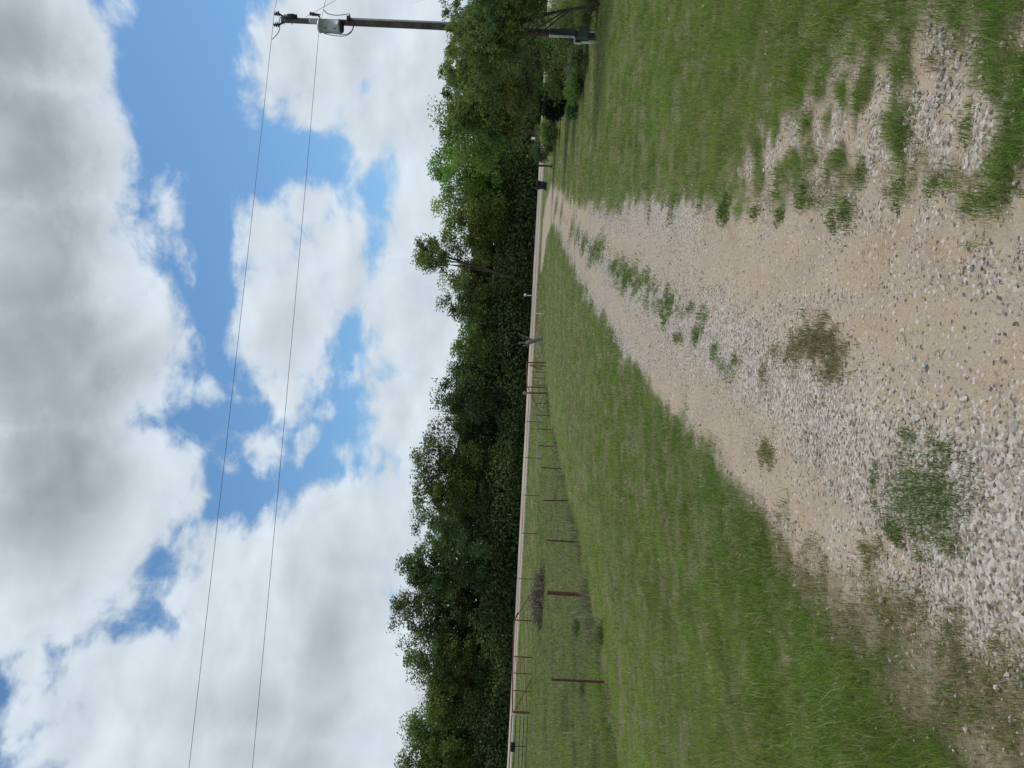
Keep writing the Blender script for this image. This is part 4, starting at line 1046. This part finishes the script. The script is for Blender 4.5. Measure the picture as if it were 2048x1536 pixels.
b0 = ground_at(1094, 371); Yb = b0[1]; kx = Yb / FPX; H = 22.5 * kx
bn = empty('wheeled_bin', b0, 'black wheeled rubbish bin with a dull red panel at the road end of the driveway', 'bin', rz=.12)
def frustum(z0, z1, a0, a1, d0, d1, cy=0.):
    V_ = [(sx * a, sy * d_ + cy, z_) for z_, a, d_ in ((z0, a0, d0), (z1, a1, d1)) for sx, sy in ((-1, -1), (1, -1), (1, 1), (-1, 1))]
    return MB().add(V_, [(3, 2, 1, 0), (4, 5, 6, 7), (0, 1, 5, 4), (1, 2, 6, 5), (2, 3, 7, 6), (3, 0, 4, 7)])
frustum(.06, H * .88, .24, .34, .26, .38).build('body', 'bin_plastic', bn, bevel=.03)
frustum(H * .84, H * .89, .36, .37, .40, .41).build('rim', 'bin_plastic', bn, bevel=.012)
frustum(H * .893, H * .95, .375, .35, .42, .40).build('lid', 'bin_plastic', bn, bevel=.02)
MB().box((0, 0, H * .965), (.5, .55, .03)).build('lid_crown', 'bin_plastic', bn, bevel=.012)
MB().tube([(-.27, .44, H * .86), (.27, .44, H * .86)], .018, 8).build('handle', 'bin_plastic', bn)
MB().box((0.02, -.335, H * .48), (.34, .012, H * .30), rx=R(-8)).build('red_panel', 'bin_red', bn)
for sx in (-1, 1): MB().tube([(sx * .27, .25, .13), (sx * .33, .25, .13)], .13, 16).build('wheel', 'bin_plastic', bn)
MB().tube([(-.3, .25, .13), (.3, .25, .13)], .015, 6).build('axle', 'dark_metal', bn)

b0 = ground_at(1105, 333); t_ = at_depth(1075, 331, b0[1]) - b0
lp = empty('roadside_post', b0, 'dark leaning wooden post with a footing, right of the bin', 'post')
MB().tube([np.array([0, 0, -.3]), t_ * .5 + np.array([.01, 0, 0]), t_ * .93], [.085, .08, .095], 8).build('post', 'wood_grey', lp)
MB().box(t_ * .95, (.30, .16, .10)).build('cap', 'wood_grey', lp, bevel=.02)
MB().box((0.05, 0, .05), (.42, .22, .12), taper=.7).build('footing', 'wood_grey', lp, bevel=.02)

b0 = ground_at(1088, 628); t_ = at_depth(1072, 627, b0[1]) - b0
st_ = empty('marker_stake', b0, 'thin white marker stake in the verge right of the dead stump', 'stake')
MB().tube([np.array([0, 0, -.2]), t_], .035, 8).build('stake', 'white_paint', st_)
MB().tube([t_, t_ + np.array([0, 0, .03])], [.037, .02], 8).build('cap', 'white_paint', st_)

b0 = az_on(1071, 277, 93.3); c_ = at_depth(1067, 277, 93.3) - b0
wb = empty('white_box', b0, 'small white box glimpsed against the dark wood behind the straggly shrub', 'box')
MB().box(c_, (.30, .30, .42), taper=.9).build('body', 'white_paint', wb, bevel=.03)
MB().box(c_ + np.array([0, 0, .235]), (.33, .33, .05)).build('lid', 'white_paint', wb, bevel=.012)
MB().tube([np.array([0, 0, -.2]), c_ - np.array([0, 0, .2])], .04, 6).build('post', 'wood_grey', wb)

b0 = az_on(1064, 591, 93.4); o = b0
sg = empty('mailbox', b0, 'small white box on a short white post across the road', 'mailbox')
t_ = at_depth(1054.5, 591, 93.4) - o
MB().tube([np.array([0, 0, -.2]), t_], .07, 8).build('post', 'white_paint', sg)
c_ = at_depth(1050, 590, 93.4) - o
V_ = []; F_ = []
arc = [(-.16, -.15), (.16, -.15), (.16, .03)] + [(.16 * math.cos(q), .03 + .13 * math.sin(q)) for q in np.linspace(.3, math.pi - .3, 6)] + [(-.16, .03)]
for dy in (-.24, .24): V_ += [c_ + np.array([ax, dy, az_]) for ax, az_ in arc]
na = len(arc); F_ = [tuple(range(na - 1, -1, -1)), tuple(range(na, 2 * na))] + [(i, (i + 1) % na, na + (i + 1) % na, na + i) for i in range(na)]
MB().add(V_, F_).build('box', 'white_paint', sg)
MB().box(c_ + np.array([0, 0, -.17]), (.2, .3, .04)).build('bracket', 'white_paint', sg)

b0 = ground_at(1085, 682); kx = b0[1] / FPX
sn = empty('dead_stump', b0, 'grey dead forked tree stump standing before the road', 'tree stump')
def sp(px, py, dy=0): return at_depth(px, py, b0[1] + dy) - b0
tb = MB()
tb.tube([sp(1090, 678) , sp(1081, 677.5), sp(1074, 679), sp(1066, 682), sp(1058, 684.5), sp(1052, 686)], [.34, .20, .19, .22, .24, .14], 9)
tb.build('trunk', 'dead_wood', sn, True)
for pts, r_ in (([(1064, 680), (1056, 675), (1047, 671.5), (1037, 668)], .09), ([(1058, 684), (1049, 686), (1043, 685), (1036, 688.5)], .11), ([(1049, 673), (1045, 677), (1043, 676)], .05), ([(1060, 686), (1052, 691), (1046, 692)], .08), ([(1084, 679), (1089, 686)], .10), ([(1084, 677), (1090, 671)], .10)):
    MB().tube([sp(*q, rng.normal(0, .08)) for q in pts], [r_ * (1 - .7 * i / (len(pts) - 1)) for i in range(len(pts))], 6).build('limb', 'dead_wood', sn, True)
tot = sum(len(o.data.loop_triangles) if o.data.loop_triangles else sum(len(p.vertices) - 2 for p in []) for o in sc.objects if o.type == 'MESH')
print('objects', len(sc.objects), 'faces', sum(len(o.data.polygons) for o in sc.objects if o.type == 'MESH'))
